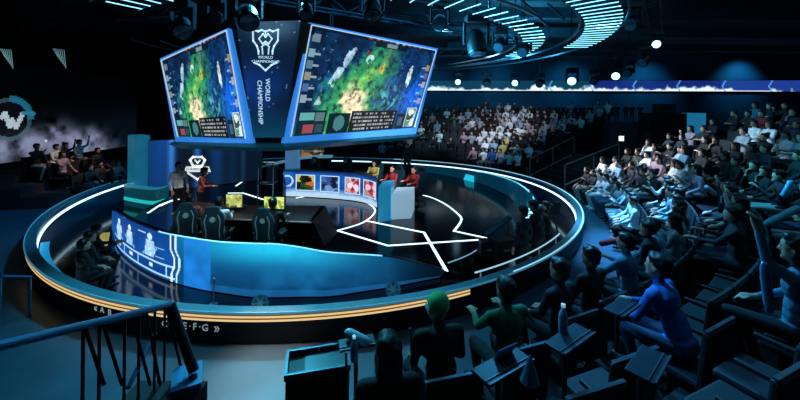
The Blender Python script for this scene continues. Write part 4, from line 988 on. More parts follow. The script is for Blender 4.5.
# pale column and small monitor under the scoreboard
q = atz(293, 196, 0); d_ = 15.0; a, b_ = atd(286.5, 163, d_), atd(299, 163, d_)
bm = B(); box(bm, ((a.x + b_.x) / 2, d_, .95), (b_.x - a.x, .4, 1.9), bev=.02); tag(obj('lit_post', bm, mat('pale_column', '6fa0c8', .4, noise=.2, nscale=3, emit='4a80b0', es=.5)), 'pale blue lit column below the scoreboard corner', 'column')
a, b_ = atd(301, 157, 17.4), atd(324, 146, 17.4)
t = thing('small_monitor', 'small wide monitor with warm picture beside the pale blue column', 'monitor', ((a.x + b_.x) / 2, 17.4, 0)); w = b_.x - a.x
bm = B(); box(bm, (0, .05, (a.z + b_.z) / 2), (w + .06, .08, b_.z - a.z + .06)); obj('bezel', bm, BLACK, t); bm = B(); cone(bm, (0, .1, 0), (0, .1, b_.z - .1), .04); obj('post', bm, DARKM, t)
im = np.zeros((12, 24, 3)); im[:] = C3('2a221c'); mix(im, C3('b8b09c'), (fbm(12, 24, 5, 2) - .52) * 6); rect(im, 0, .4, .65, 1, 'c07a3c', .8); rect(im, 0, 1, 0, .3, '1c2a38', .9); rect(im, 0, 1, .42, .55, '9a9a90', .6)
picture('panel', quadpos(Vector((-w / 2, 0, a.z)), Vector((w / 2, 0, a.z)), Vector((w / 2, 0, b_.z)), Vector((-w / 2, 0, b_.z))), im, screen_mat('small_monitor', .7), t)
# slim lit canopy line beside it and white gantry
bm = B(); cpts = spline([atd(262, 168, 14.6), atd(285, 162.5, 15.5), atd(305, 159, 16.2), atd(331, 158, 16.8)], 6)
sweep(bm, lambda i: [cpts[i] + Vector(o) for o in ((0, 0, 0), (0, 0, .09), (0, .5, .09), (0, .5, 0))], range(len(cpts)))
cv = thing('analyst_counter', 'pale curved counter edge below the small monitor', 'counter', (0, 0, 0)); obj('counter_top', bm, mat('counter_white', '7fb4c4', .35, emit='5c98ac', es=.45), cv)
bm = B(); sweep(bm, lambda i: [Vector((cpts[i].x, cpts[i].y + .1, .0)), Vector((cpts[i].x, cpts[i].y + .1, cpts[i].z)), Vector((cpts[i].x, cpts[i].y + .16, cpts[i].z)), Vector((cpts[i].x, cpts[i].y + .16, .0))], range(len(cpts))); obj('counter_front', bm, BLACKG, cv)
gt = thing('equipment_rack', 'thin white metal rack on the stage left of the portrait desk', 'rack', (0, 0, 0)); d_ = 13.0
bm = B()
for px in (258, 273): tube(bm, [atd(px, 163, d_), atd(px, 163, d_) * 1.0 + Vector((0, 0, -(atd(px, 163, d_).z) + .01))], .025, 6)
obj('upright', bm, RAILG, gt)
for py in (163, 167, 184): bm = B(); tube(bm, [atd(257, py, d_), atd(274, py, d_)], .028, 6); tube(bm, [atd(257, py, d_) + Vector((0, .4, 0)), atd(274, py, d_) + Vector((0, .4, 0))], .028, 6); cone(bm, atd(265, py, d_), atd(265, py, d_) + Vector((0, .4, 0)), .012, .012, 6); obj('shelf_bar', bm, RAILG, gt)
bm = B()
for px in (258, 265.5, 273): tube(bm, [atd(px, 184, d_), atd(px, 184, d_) + Vector((0, .4, 0))], .02, 6)
obj('cross_bar', bm, RAILG, gt)
# white diagonal floor lights near the left players
for pts in ([(236, 186), (243, 181)], [(228, 193), (243, 193), (262, 199), (274, 202)], [(160, 206), (171, 201), (180, 199)], [(148, 213), (160, 205), (176, 199)]):
    pp_ = [atz(a, b, 0) - CEN for a, b in pts]; bm = B(); strip(bm, pp_, .07, -.006, .006); obj('floor_line', bm, LEDF, st)

# ------------------------------------------------------------------ stage people and chairs
def facing(p, tgt): v = Vector(tgt) - p; return math.atan2(v.y, v.x) - PI / 2
chairs = []
for px, d, lab, who in ((217, 7.75, 'gaming chair between the other two near team chairs, on the left half of the desk', 1), (270, 7.7, 'gaming chair with pale stripes facing the right monitor', 1), (188, 8.0, 'gaming chair leftmost at the near team desk', 1)):
    p = atd(px, 225, d); p.z = 0; rz = rad({217: 14, 270: -4, 188: 24}[px])
    make_gchair(p, rz, lab, 'near team gaming chairs')
    MANUAL.append(p)
    person(p + Vector((0, 0, .012)) + Vector((-math.sin(rz), math.cos(rz), 0)) * .08, rz, 'hands forward', 'hero', {217: 'player in white shirt sitting in middle near gaming chair, facing away', 270: 'player hidden in striped gaming chair at right monitor', 188: 'player in red striped shirt sitting in leftmost near gaming chair'}[px], 'near team players', {217: 'white', 270: 'black', 188: 'striped red'}[px], 'black', 0, 'short')
for px, py, d, lab, top in ((200, 196, 10.4, 'player in pale striped shirt turned sideways under the crest sign', 'striped red'), (178, 190, 10.6, 'staff member in white standing by the curved teal counter', 'white')):
    p = atd(px, 225, d); p.z = 0
    if px == 178: person(p, rad(-120), 'standing', 'hero', lab, None, top, 'black')
    else: person(p + Vector((0, 0, .0)), rad(-70), 'standing at work', 'hero', lab, None, top, 'black', 2, 'short', None, .93)
for px, hy, d, lab, top, hair in ((314, 169, 14.7, 'player in black behind the first portrait panel', 'black', 'short'), (346, 167.5, 14.7, 'player with headset in black behind second portrait panel', 'black', 'short'), (375, 168, 14.0, 'player in yellow behind the fourth portrait panel', 'yellow', 'short'), (394, 171, 12.7, 'player in red jersey at the left of the white box', 'red', 'short'), (416, 172, 12.5, 'player in red jersey right above the white box', 'red', 'short')):
    p = atd(px, hy, d); p.z = 0; rz = facing(p, (-2.6, 8.5, 0))
    make_gchair(p - Vector((-math.sin(rz), math.cos(rz), 0)) * .05, rz, lab.replace('player', 'teal gaming chair of player').replace(' in black', '').replace(' in yellow', '').replace(' in red jersey', '').replace(' with headset', ''), 'far team gaming chairs')
    person(p + Vector((0, 0, .012)) + Vector((-math.sin(rz), math.cos(rz), 0)) * .08, rz, 'hands forward', 'hero', lab, 'far team players', top, 'black', 0, hair)
for px, py, d, lab in ((407, 160, 17.0, 'person in dark clothes standing behind the red jersey players'),):
    p = atd(px, py, d); p.z = 0; person(p, rad(150), 'standing', 'hero', lab, None, 'dark grey')

# pit staff, left
def pit(px, py_head, hz, d=None):
    p = atz(px, py_head, PZ + hz); p.z = PZ; return p
def outw(p): v = p - CEN; v.z = 0; return v.normalized()
for px, py, pose, lab, top in ((72, 250, 'hands in lap', 'staff member sitting at the left end of the teal desk', 'black'), (89, 239, 'hands in lap', 'staff member in the middle of the left pit desk', 'dark grey'), (110, 229, 'hands forward', 'staff member nearest the stage screen at left desk', 'black')):
    p = pit(px, py, 1.25 * .9); v_ = outw(p); p = CEN + v_ * min(max(7.4, (p - CEN).xy.length), RR(math.atan2(v_.y, v_.x)) - .5); p.z = PZ; person(p + Vector((0, 0, .04)), facing(p, CEN), pose, 'hero', lab, 'left pit staff', top, scale=.9)
    st_ = thing('stool', lab.replace('staff member', 'black stool of staff member'), 'stool', p, 0, 'pit stools'); bm = B(); lathe(bm, [(.17, .40), (.18, .42), (.17, .44)], seg=16); obj('seat', bm, BLACK, st_); bm = B(); cone(bm, (0, 0, .02), (0, 0, .4), .03); lathe(bm, [(.16, .0), (.16, .02), (.04, .03)], seg=14); obj('base', bm, DARKM, st_)
bd = thing('staff_desk', 'curved staff desk with teal glowing top in the left pit', 'desk', (0, 0, 0))
_ = ('near', [(round(project(q[0] + Vector((0, 0, 1.29)))[0]), round(project(q[0] + Vector((0, 0, 1.29)))[1]), round(q[0].y, 2)) for q in []])
_a0, _a1 = (math.atan2(*reversed((atz(x, y, .3) - CEN)[:2])) for x, y in ((58, 284), (130, 224)))
if _a0 < 0: _a0 += 2 * PI
if _a1 < 0: _a1 += 2 * PI
sp_ = [pol(RR(_a0 + (_a1 - _a0) * i / 30) - .36, _a0 + (_a1 - _a0) * i / 30, .2) for i in range(31)]
def outw(p): v = p - CEN; v.z = 0; return v.normalized()
bm = B(); sweep(bm, lambda i: [sp_[i], sp_[i] + outw(sp_[i]) * .15, sp_[i] + outw(sp_[i]) * .15 - Vector((0, 0, .04)), sp_[i] - Vector((0, 0, .04))], range(len(sp_))); obj('desk_top', bm, mat('desk_teal', '2aa0c0', .3, noise=.4, nscale=2, emit='1580a8', es=.55), bd)
bm = B(); sweep(bm, lambda i: [sp_[i] + outw(sp_[i]) * .11 - Vector((0, 0, .04)), sp_[i] + outw(sp_[i]) * .14 - Vector((0, 0, .04)), sp_[i] + outw(sp_[i]) * .14 - Vector((0, 0, .54)), sp_[i] + outw(sp_[i]) * .11 - Vector((0, 0, .54))], range(len(sp_))); obj('desk_panel', bm, BLACK, bd)
for k, (px, py, w, lab) in enumerate(((90, 246, .34, 'yellow lit paper board in the left pit, nearer the light pillar side desk'), (104, 243, .2, 'narrow yellow lit board right of the wider one'))):
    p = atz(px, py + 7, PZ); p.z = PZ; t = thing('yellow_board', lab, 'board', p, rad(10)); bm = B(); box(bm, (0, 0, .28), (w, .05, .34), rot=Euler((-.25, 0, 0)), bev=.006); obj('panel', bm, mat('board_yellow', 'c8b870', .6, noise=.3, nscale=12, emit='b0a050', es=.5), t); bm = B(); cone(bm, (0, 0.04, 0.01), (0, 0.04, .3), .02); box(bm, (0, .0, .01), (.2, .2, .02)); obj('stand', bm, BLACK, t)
# pit staff, right
for px, py, pose, lab, top in ((506, 200, 'hands forward', 'crew member sitting behind the white right pit desk', 'black'), (532, 211, 'hands forward', 'crew member in the middle of right pit desk', 'black'), (550, 208, 'standing at work', 'camera operator standing by the right ring wall', 'black'), (566, 222, 'standing', 'dark figure beside the camera operator at right', 'dark grey')):
    hz = 1.25 if pose == 'hands forward' else 1.65
    p = pit(px, py, hz); v_ = outw(p); r_ = min(max((p - CEN).xy.length, 7.52), 7.75); p = CEN + v_ * r_; p.z = PZ; person(p + Vector((0, 0, .012 if hz < 1.5 else 0)), facing(p, CEN), pose, 'hero', lab, None, top)
    if hz < 1.5:
        st_ = thing('stool', lab.replace('crew member', 'black stool of crew member'), 'stool', p); bm = B(); lathe(bm, [(.17, .40), (.18, .42), (.17, .44)], seg=16); obj('seat', bm, BLACK, st_); bm = B(); cone(bm, (0, 0, .02), (0, 0, .4), .03); lathe(bm, [(.16, .0), (.16, .02), (.04, .03)], seg=14); obj('base', bm, DARKM, st_)
wd = thing('production_desk', 'curved white lit production desk in the right pit', 'desk', (0, 0, 0))
_b0, _b1 = (math.atan2(*reversed((atz(x, y, .4) - CEN)[:2])) for x, y in ((498, 203), (549, 226)))
sp2 = [pol(7.05, _b0 + (_b1 - _b0) * i / 30, .4) for i in range(31)]
bm = B(); sweep(bm, lambda i: [sp2[i], sp2[i] - outw(sp2[i]) * .22, sp2[i] - outw(sp2[i]) * .22 - Vector((0, 0, .04)), sp2[i] - Vector((0, 0, .04))], range(len(sp2))); obj('desk_top', bm, mat('desk_white', 'c8dce4', .35, emit='a0c4d4', es=.5), wd)
bm = B(); sweep(bm, lambda i: [sp2[i] - outw(sp2[i]) * .2 - Vector((0, 0, .04)), sp2[i] - outw(sp2[i]) * .17 - Vector((0, 0, .04)), sp2[i] - outw(sp2[i]) * .17 - Vector((0, 0, .74)), sp2[i] - outw(sp2[i]) * .2 - Vector((0, 0, .74))], range(len(sp2))); obj('desk_panel', bm, mat('desk_panel_teal', '1a6878', .3, noise=.3, emit='105060', es=.4), wd)
# broadcast camera, slanted prompter, equipment near the stage corner
def bcam(px, py, rz, label, z=0, s=1.0):
    p = atz(px, py, z); t = thing('broadcast_camera', label, 'camera', p, rz); t.scale = (s,) * 3
    bm = B(); box(bm, (0, .05, 1.25), (.2, .5, .26), bev=.02); obj('body', bm, BLACK, t)
    bm = B(); lathe(bm, [(.07, 0), (.09, .02), (.1, .28), (.105, .3)], Matrix.Translation((0, .3, 1.25)) @ Matrix.Rotation(-PI / 2, 4, 'X'), 16); obj('lens', bm, LENSD, t)
    bm = B(); box(bm, (-.18, -.1, 1.42), (.05, .24, .18), bev=.01); obj('viewfinder', bm, DARKM, t)
    bm = B(); tube(bm, [(0, -.05, 1.1), (.1, -.5, .95)], .016, 6); obj('pan_handle', bm, DARKM, t)
    for k in range(3):
        a = rad(90 + 120 * k); bm = B(); cone(bm, (.05 * math.cos(a), .05 * math.sin(a), 1.1), (.42 * math.cos(a), .42 * math.sin(a), .015), .03, .02, 8); obj('leg', bm, DARKM, t)
    return t
bcam(553, 246, rad(70), 'broadcast camera on tripod by right ring wall', PZ, .85)
pr = thing('slanted_prompter', 'slanted black prompter board at the stage corner on the right', 'prompter', atz(498, 250, 0), rad(25))
bm = B(); box(bm, (0, 0, .6), (.85, .16, .04), rot=Euler((rad(8), rad(-24), 0)), bev=.01); obj('board', bm, DARKM, pr)
bm = B(); tube(bm, [(-.3, .0, .44), (-.35, .0, .06)], .025, 6); tube(bm, [(.28, .0, .7), (.35, 0, .06)], .025, 6); box(bm, (0, 0, .03), (1.0, .4, .04)); obj('stand', bm, DARKM, pr)
for k, (px, py, s, lab) in enumerate(((488, 256, .4, 'low black equipment case nearest the stage corner light line'), (502, 258, .5, 'black equipment case right of the prompter board'), (513, 247, .35, 'small equipment case behind the prompter'), (521, 266, .4, 'equipment case by the near right handrail'))):
    p = atz(px, py, PZ if k == 3 else 0); t = thing('equipment_case', lab, 'case', p, rad(20 * k)); bm = B(); box(bm, (0, 0, s * .45), (s, s * .7, s * .88), bev=.02); obj('body', bm, BLACK, t); bm = B(); box(bm, (0, 0, s * .9), (s * 1.02, s * .72, .03)); obj('lid', bm, DARKM, t)
    bm = B(); box(bm, (0, -s * .36, s * .5), (s * .3, .03, .04)); obj('handle', bm, RAILG, t)
# pit floor lights
for px, py, lab in ((260, 305, 'round fan light on the pit floor below the blue facade'), (393, 291, 'round fan light on the pit floor toward the stage corner'), (88, 276, 'small round teal light on the floor of left pit')):
    p = atz(px, py, PZ + .17); p.z = PZ; t = thing('fan_light', lab, 'light', p, facing(p, CAM)); Q = Matrix.Translation((0, 0, .2)) @ Matrix.Rotation(rad(-62), 4, 'X')
    bm = B(); lathe(bm, [(.1, -.1), (.14, -.06), (.15, .03), (.12, .03), (.12, .0)], Q, 20); obj('housing', bm, mat('fan_teal', '3a8ca0', .4, .4), t)
    bm = B(); lathe(bm, [(.05, .02), (.05, .035)], Q, 12); obj('hub', bm, RAILG, t); bm = B()
    for k in range(6): a = 2 * PI * k / 6; cone(bm, Q @ Vector((.04 * math.cos(a), .04 * math.sin(a), .025)), Q @ Vector((.13 * math.cos(a), .13 * math.sin(a), .025)), .01, .012, 6)
    obj('guard', bm, RAILG, t); bm = B(); box(bm, (0, 0, .03), (.2, .2, .06)); obj('foot', bm, BLACK, t)
p = atz(213, 305, PZ + .0); bm = B(); cone(bm, (p.x, p.y, PZ), (p.x + .02, p.y, PZ + .5), .012, .012, 6); box(bm, (p.x, p.y, PZ + .01), (.14, .14, .02)); ball(bm, (p.x + .02, p.y, PZ + .5), .03, 1); tag(obj('microphone_stand', bm, RAILG), 'thin pale microphone stand in the pit below the facade', 'stand')

# ------------------------------------------------------------------ handrails
def handrail(name_, label, pts, posts, r=.025, m=RAILG, drop=None, mids=0):
    t = thing(name_, label, 'handrail', (0, 0, 0)); bm = B(); tube(bm, pts, r, 8); obj('rail', bm, m, t)
    for a, zb in posts:
        p = Vector(pts[0]).lerp(Vector(pts[-1]), a); bm = B(); cone(bm, (p.x, p.y, zb), p, r * .8, r * .8, 8); obj('post', bm, m, t)
    return t
def zst(p):
    r = (Vector((p.x, p.y, 0)) - CEN).length; return .17 * (int((r - 9.6) / .44) + 1) if 9.6 < r < 12.67 else 0
for lab, (x0, y0_, d0), (x1, y1_, d1) in (('upper pale handrail along the back stand aisle', (530, 159, 17.0), (574, 137, 18.8)), ('lower pale handrail along the back stand aisle', (531, 175, 16.6), (571, 155, 18.0)), ('long pale handrail up the middle of the aisle', (565, 165, 14.6), (619, 144, 16.8)), ('pale handrail beside the right stand edge', (565, 185, 13.6), (632, 156, 15.8))):
    a, b_ = atd(x0, y0_, d0), atd(x1, y1_, d1); handrail('aisle_handrail', lab, [a, b_], [(0, zst(a) + .0), (.5, zst(a.lerp(b_, .5))), (1, zst(b_))], .03)
# thin inner rail at the near right of the ring
ir = thing('inner_handrail', 'thin white handrail curving on top of the near right ring wall', 'handrail', (0, 0, 0))
ta = math.atan2(*reversed((atz(487, 280, .5) - CEN)[:2])); tb = math.atan2(*reversed((atz(571, 236, .5) - CEN)[:2]))
IP = [pol(RR(ta + (tb - ta) * i / 24) - .3, ta + (tb - ta) * i / 24, .49) for i in range(25)]
bm = B(); tube(bm, IP, .016, 6); obj('rail', bm, mat('rail_white', 'd0ecf6', .3, emit='a8dcee', es=.6), ir)
for k in (1, 8, 15, 22): bm = B(); cone(bm, (IP[k].x, IP[k].y, PZ), IP[k], .014, .014, 6); obj('post', bm, RAILG, ir)
# near-left stair railing
sr = thing('stair_railing', 'blue metal stair railing with crossed balusters at the lower left', 'railing', (0, 0, 0))
R0, R1 = atd(-6, 347.5, 1.75), atd(171, 304.5, 3.1)
bm = B(); cone(bm, R0, R1, .028, .028, 12); ball(bm, R1, .03); obj('top_rail', bm, RAIL, sr)
foot = atd(194, 372, 2.95)
bm = B(); cone(bm, R1, foot, .038, .042, 10); obj('end_post', bm, DARKM, sr)
for px, pb in ((83, 82), (100, 99), (125, 123), (139, 137), (155, 154), (165, 165)):
    d_ = 1.75 + (3.1 - 1.75) * (px + 6) / 177; k = (px + 6) / 177; a = R0.lerp(R1, min(1, max(0, (1.75 / (1.75 - 3.1 * 0 + 0)) * 0 + 0)))
    # point of the rail that shows at px
    best = min((R0.lerp(R1, i / 200) for i in range(201)), key=lambda p: abs(project(p)[0] - px))
    bm = B(); cone(bm, best, best + Vector((0, 0, -1.15)), .011, .011, 6); obj('baluster', bm, DARKM, sr)
for pa, pb, yb in ((84, 104, 385), (102, 122, 385), (131, 150, 385), (146, 160, 385), (166, 182, 372)):
    best = min((R0.lerp(R1, i / 200) for i in range(201)), key=lambda p: abs(project(p)[0] - pa)); q_ = atd(pb, yb, best.y + .05)
    bm = B(); cone(bm, best, q_, .012, .012, 6); obj('baluster', bm, DARKM, sr)
bm = B(); cone(bm, atd(155, 333, 3.0), atd(128, 388, 2.6), .018, .018, 8); obj('cross_rail', bm, RAIL, sr)
bm = B(); a = atd(187, 374, 2.95); box(bm, (a.x, a.y, a.z - .04), (.22, .3, .06), rot=Euler((0, 0, .5))); obj('base_plate', bm, RAIL, sr)
bm = B(); box(bm, (a.x - .15, a.y - .4, (a.z - .1) / 2), (.6, .9, a.z - .1)); struct(obj('floor_landing', bm, TIER))
handrail('side_rail', 'short dim blue rail in the darkness at left', [atd(0, 276.5, 5.2), atd(30, 277, 5.6)], [(0, 0), (1, 0)], .025, RAIL)

# ------------------------------------------------------------------ aisle entrance block, booth, exit sign
def bx_px(name_, px0, px1, py_top, d, depth, zb, label, cat, m):
    a, b_ = atd(px0, py_top, d), atd(px1, py_top, d); bm = B(); zt_ = (a.z + b_.z) / 2
    box(bm, ((a.x + b_.x) / 2, d + depth / 2, (zt_ + zb) / 2), (b_.x - a.x, depth, zt_ - zb)); return tag(obj(name_, bm, m), label, cat)
bx_px('entrance_block', 610, 649, 122, 19.6, 2.2, 0, 'dark blue walled entrance block above the aisle', 'wall block', mat('entrance_blue', '12384a', .6, noise=.25, nscale=1.2))
bx_px('control_booth', 650, 687, 113, 18.6, .9, 0, 'tall black control booth beside the teal lit panel', 'booth', BLACK)
bx_px('booth_cabinet', 662, 676, 104, 20.6, .8, 0, 'black cabinet rising behind the control booth', 'cabinet', BLACK)
bx_px('teal_light_box', 689, 706, 113, 19.5, .5, 0, 'teal lit wall panel right of the control booth', 'panel', mat('lit_teal_panel', '2484a8', .5, noise=.3, nscale=2, emit='1c76a0', es=.6))
p = atd(621.5, 138.5, 19.5); t = thing('exit_sign', 'small bright white exit light on the entrance block', 'sign', p); bm = B(); box(bm, (0, .045, 0), (.3, .05, .3), bev=.01); obj('casing', bm, DARKM, t); bm = B(); box(bm, (0, .012, 0), (.27, .02, .27)); obj('lit_face', bm, mat('exit_white', 'f4fff4', .5, emit='eafcf0', es=1.8), t)
zb_ = atd(620, 122, 19.6).z
for px, d, lab, pose in ((617, 20.2, 'silhouetted person on the entrance block, leftmost', 'standing at work'), (626, 20.5, 'silhouetted person on the entrance block, left of the middle', 'standing'), (640, 20.0, 'silhouetted person on the entrance block, second from the booth', 'standing at work'), (632, 20.6, 'silhouetted person on the entrance block nearest the booth', 'standing')):
    p = atd(px, 120, d); p.z = zb_ - .55 if False else zb_; person(p, rad(90 + 60), pose, 'far', lab, None, 'black', 'black', 0, 'short', None, .6)

# ------------------------------------------------------------------ nearby audience, individually posed
near = []
for px, k, pose, lab, top, hair, seatlab in (
    (390, 1, 'hands in lap', 'person with long black hair, nearest the black box at the bottom', 'black', 'long', 'black seat of the long haired person near the black box'),
    (444, 1, 'hands on knees', 'person in green cap and black top in the near row', 'black', 'cap', 'black seat of the green capped person'),
    (512, 1, 'hands forward', 'person in dark green top right of the green cap', 'green', 'short', 'black seat of the person in dark green top'),
    (563, 1, 'hands in lap', 'short haired person in black with chin turned left toward the stage', 'black', 'short', 'black seat of short haired person next to the ring floor'),
    (594, 1, 'hands in lap', 'person in black just right of the short haired one', 'black', 'short', 'black seat of the person right of the short haired one'),
    (641, 1, 'hands forward', 'person in denim blue jacket leaning forward at the end of near row', 'denim blue', 'short', 'black seat of the person in denim blue jacket'),
    (688, 2, 'leaning over', 'person in bright blue jacket reaching forward at the lower right', 'blue', 'short', 'black seat of the person in bright blue jacket'),
    (806, 3, 'arm raised', 'person in teal denim raising a clapper stick at the right edge', 'denim blue', 'long', 'black seat of the person raising a clapper at right edge')):
    p, an = seat_spot(px, 0, k, extra={390: .38, 563: .05, 688: .22}.get(px, 0)); near.append((p, an, pose, lab, top, hair, seatlab)); MANUAL.append(p)
for q in []: print('NEAR', q[3][:30], [round(v, 2) for v in project(q[0] + Vector((0, 0, 1.29)))], q[0], math.degrees(q[1]))
for p, an, pose, lab, top, hair, seatlab in near:
    theatre_seat(p, an + PI / 2, seatlab, 'near seats', True)
    o = person(p + Vector((0, 0, .012)) - Vector((math.cos(an), math.sin(an), 0)) * .03, an + PI / 2 + (.12 if 'chin' in lab else 0), pose, 'hero', lab, 'near audience', top, 'black' if 'bright' not in lab else 'jean', 0, hair, mat('cap_green', '3fc46c', .7, noise=.2, nscale=12) if hair == 'cap' else None)
def seatskip(p): return any((p - q).length < .57 for q in MANUAL)
_ts = theatre_seat
def theatre_seat(loc, rz, label, group, full):
    if seatskip(Vector(loc)): return None
    return _ts(loc, rz, label, group, full)

# ------------------------------------------------------------------ crowd
block('back stand', 25.5, 92, range(0, 10), lambda k, x, y, d: (.9 if x > 470 else .45) * (1 if k < 8 else .55), lambda k, x, y, d: .5 if x > 455 else .3, 0)
block('right stand', 0, -82, range(0, 9), lambda k, x, y, d: (.94 if x < 720 else .7) * (.0 if (706 < x < 722 and y > 150) else 1), lambda k, x, y, d: .5 if x < 700 else .22, 1.9)
block('left stand', 174.5, 186, range(0, 3), lambda k, x, y, d: .9, lambda k, x, y, d: .3, 0)

# ------------------------------------------------------------------ clappers, bottles, box, tray things
def clapper(p, ax, L, label, m, r=.045):
    ax = Vector(ax).normalized(); Q = Matrix.Translation(p) @ Vector((0, 0, 1)).rotation_difference(ax).to_matrix().to_4x4()
    bm = B(); lathe(bm, [(.01, 0), (r * .8, .02), (r, .06), (r, L - .06), (r * .8, L - .02), (.01, L)], Q, 12); return tag(obj('clapper_stick', bm, m, None, True), label, 'clapper stick', 'clapper sticks')
CL_T = mat('clapper_teal', '58b4c8', .35, noise=.2, nscale=14); CL_R = mat('clapper_red', 'c02a48', .35); CL_P = mat('clapper_pale', 'a0c0d0', .35); CL_B = mat('clapper_blue', '3fa0d8', .35, noise=.2, nscale=10)
def clap_px(a, b, d0, d1, lab, m, r=.045): 
    p, q = atd(*a, d0), atd(*b, d1); return clapper(p, q - p, (q - p).length, lab, m, r)
clap_px((345, 331), (370, 344), 3.25, 3.15, 'pale teal clapper stick lying left of the long haired person', CL_P)
clap_px((427, 302), (437, 320), 3.35, 3.2, 'upright teal clapper stick left of the green cap', CL_T); clap_px((434, 300), (444, 318), 3.45, 3.3, 'second teal clapper stick touching the green cap', CL_T)
clap_px((600, 244), (626, 238.5), 7.2, 7.4, 'red clapper stick held out by the front row floor', CL_R, .06)
clap_px((764, 262), (770, 313), 1.85, 1.8, 'upright bright teal clapper stick at the right edge', CL_B, .022)
clap_px((765, 225), (800, 207), 5.0, 5.0, 'long pale blue clapper stick at far right, low in the row', CL_T, .05); clap_px((782, 198), (792, 180), 6.5, 6.5, 'short blue clapper stick at the right edge, higher row', CL_B, .05)
clap_px((676, 245), (683, 226), 6.5, 6.4, 'pale clapper stick above a grey jacket in the right stand', CL_P, .06); clap_px((705, 186), (716, 195), 8.5, 8.5, 'thin pale clapper stick in the upper right rows', CL_P, .06)
def bottle(px, py, d, lab):
    p = atd(px, py, d); t = thing('water_bottle', lab, 'bottle', p); bm = B(); lathe(bm, [(.03, 0), (.033, .01), (.033, .13), (.028, .155), (.014, .185), (.014, .2)], seg=14); obj('body', bm, mat('bottle_blue', '7fb8d8', .2, noise=.2, nscale=20), t); bm = B(); lathe(bm, [(.016, .2), (.016, .222)], seg=12); obj('cap', bm, WHITEP, t); return t
def tray(px, py, d, w, rz, lab):
    p = atd(px, py, d); t = thing('seat_tray', lab, 'tray', p, rz, 'fold-out trays on the near seats'); bm = B(); box(bm, (0, 0, -.012), (w, .16, .02), bev=.005); obj('tray_top', bm, mat('tray_dark', '1c2c38', .35, .2), t); bm = B(); box(bm, (0, -.08, .002), (w, .012, .012)); box(bm, (0, -.045, .002), (w, .008, .006)); obj('edge_trim', bm, EDGE, t)
    zb_ = .51 if d < 2.6 else .3; bm = B(); cone(bm, (0, .04, -.02), (0, .04, -(p.z - ROWZ[2 if d < 2.9 else 1]) + .0), .02, .02, 8); obj('support', bm, BLACK, t); return t
for px, py, d, w, rz, lab in ((503, 364, 2.25, .42, .55, 'dark tray with double pale edge at the bottom middle'), (570, 337, 2.55, .42, .6, 'dark tray with double pale edge below the dark figures'), (648, 362, 2.2, .36, .7, 'dark tray below the bright blue jacket'), (622, 306, 3.0, .34, .6, 'dark tray below the denim blue jacket')):
    tray(px, py, d, w, rz, lab)
tray(357, 341.5, 3.2, .34, .3, 'dark tray under the pale clapper at the left of the near row')
bottle(563, 333, 2.62, 'blue water bottle standing on the tray below the dark figures'); bottle(354, 361, 3.0, 'blue water bottle beside the long haired person')
p = atd(505, 352, 2.32); bm = B(); box(bm, (p.x, p.y, p.z), (.17, .012, .12), rot=Euler((.5, 0, .5)), bev=.004); tag(obj('paper_card', bm, mat('card_blue', '5a94b8', .6)), 'pale blue card propped on the bottom middle tray', 'card')
p = atd(530, 368, 2.1); bm = B(); cone(bm, p + Vector((0, 0, -.08)), p + Vector((0, 0, .08)), .06, .004, 10); tag(obj('paper_cone', bm, mat('card_blue', '5a94b8', .6)), 'small blue paper cone right of the bottom tray', 'cone')
# black box with recessed top at the bottom
t = thing('equipment_table', 'black open topped equipment box on the floor at bottom middle', 'box', atz(318, 392, .0), rad(14)); p = t.location
a = atd(318, 362, 3.55); hb_ = a.z; t.location = (a.x, a.y, 0)
bm = B(); box(bm, (0, 0, hb_ / 2), (.62, .34, hb_ - .02), bev=.01); obj('body', bm, BLACK, t)
bm = B(); box(bm, (0, .17, hb_ + .02), (.64, .03, .06)); box(bm, (0, -.17, hb_ + .02), (.64, .03, .06)); box(bm, (-.31, 0, hb_ + .02), (.03, .34, .06)); box(bm, (.31, 0, hb_ + .02), (.03, .34, .06)); obj('rim', bm, mat('box_rim', '33525f', .4, .4), t)
bm = B(); box(bm, (.08, 0, hb_ - .002), (.42, .28, .01)); obj('tray', bm, mat('box_tray', '0f3044', .3), t)
p = atd(365, 350, 2.9); 
for k, (x0, y0_, x1, y1_, lab) in enumerate(((346, 352, 351, 380, 'thin pale seat edge post left of the bottle'), (410, 328, 419, 346, 'thin pale post right of the long haired person'))):
    bm = B(); q = atd(x0, y0_, 3.05); r_ = atd(x1, y1_, 2.95); cone(bm, q, Vector((r_.x, r_.y, ROWZ[1])), .012, .012, 6); tag(obj('seat_post', bm, EDGE), lab, 'post')

# ------------------------------------------------------------------ lights
def spot(name, loc, tgt, col, e, ang=50, blend=.6, size=.25):
    L = bpy.data.lights.new(name, 'SPOT'); L.energy = e; L.color = lin(col); L.spot_size = rad(ang); L.spot_blend = blend; L.shadow_soft_size = size
    o = bpy.data.objects.new(name, L); COL.objects.link(o); o.location = loc
    o.rotation_euler = (Vector(tgt) - Vector(loc)).to_track_quat('-Z', 'Y').to_euler(); return o
def area(name, loc, tgt, col, e, sx, sy):
    L = bpy.data.lights.new(name, 'AREA'); L.shape = 'RECTANGLE'; L.size = sx; L.size_y = sy; L.energy = e; L.color = lin(col)
    o = bpy.data.objects.new(name, L); COL.objects.link(o); o.location = loc; o.rotation_euler = (Vector(tgt) - Vector(loc)).to_track_quat('-Z', 'Y').to_euler(); return o
spot('spot_right_stand', (2.5, 15.5, 6.6), (9.6, 12.0, .9), 'e4f0ff', 5440, 37, .8)
spot('spot_right_stand_upper', (4.0, 16.5, 6.6), (12.0, 12.0, 1.9), '78ccf0', 2100, 36, .8)
spot('spot_back_stand', (1.5, 13.0, 6.6), (7.2, 24.5, 1.2), 'e0ecff', 4224, 40, .8)
spot('spot_back_left', (1.0, 17.0, 6.6), (2.5, 25.5, 1.0), 'b8e4f4', 1260, 40, .8)
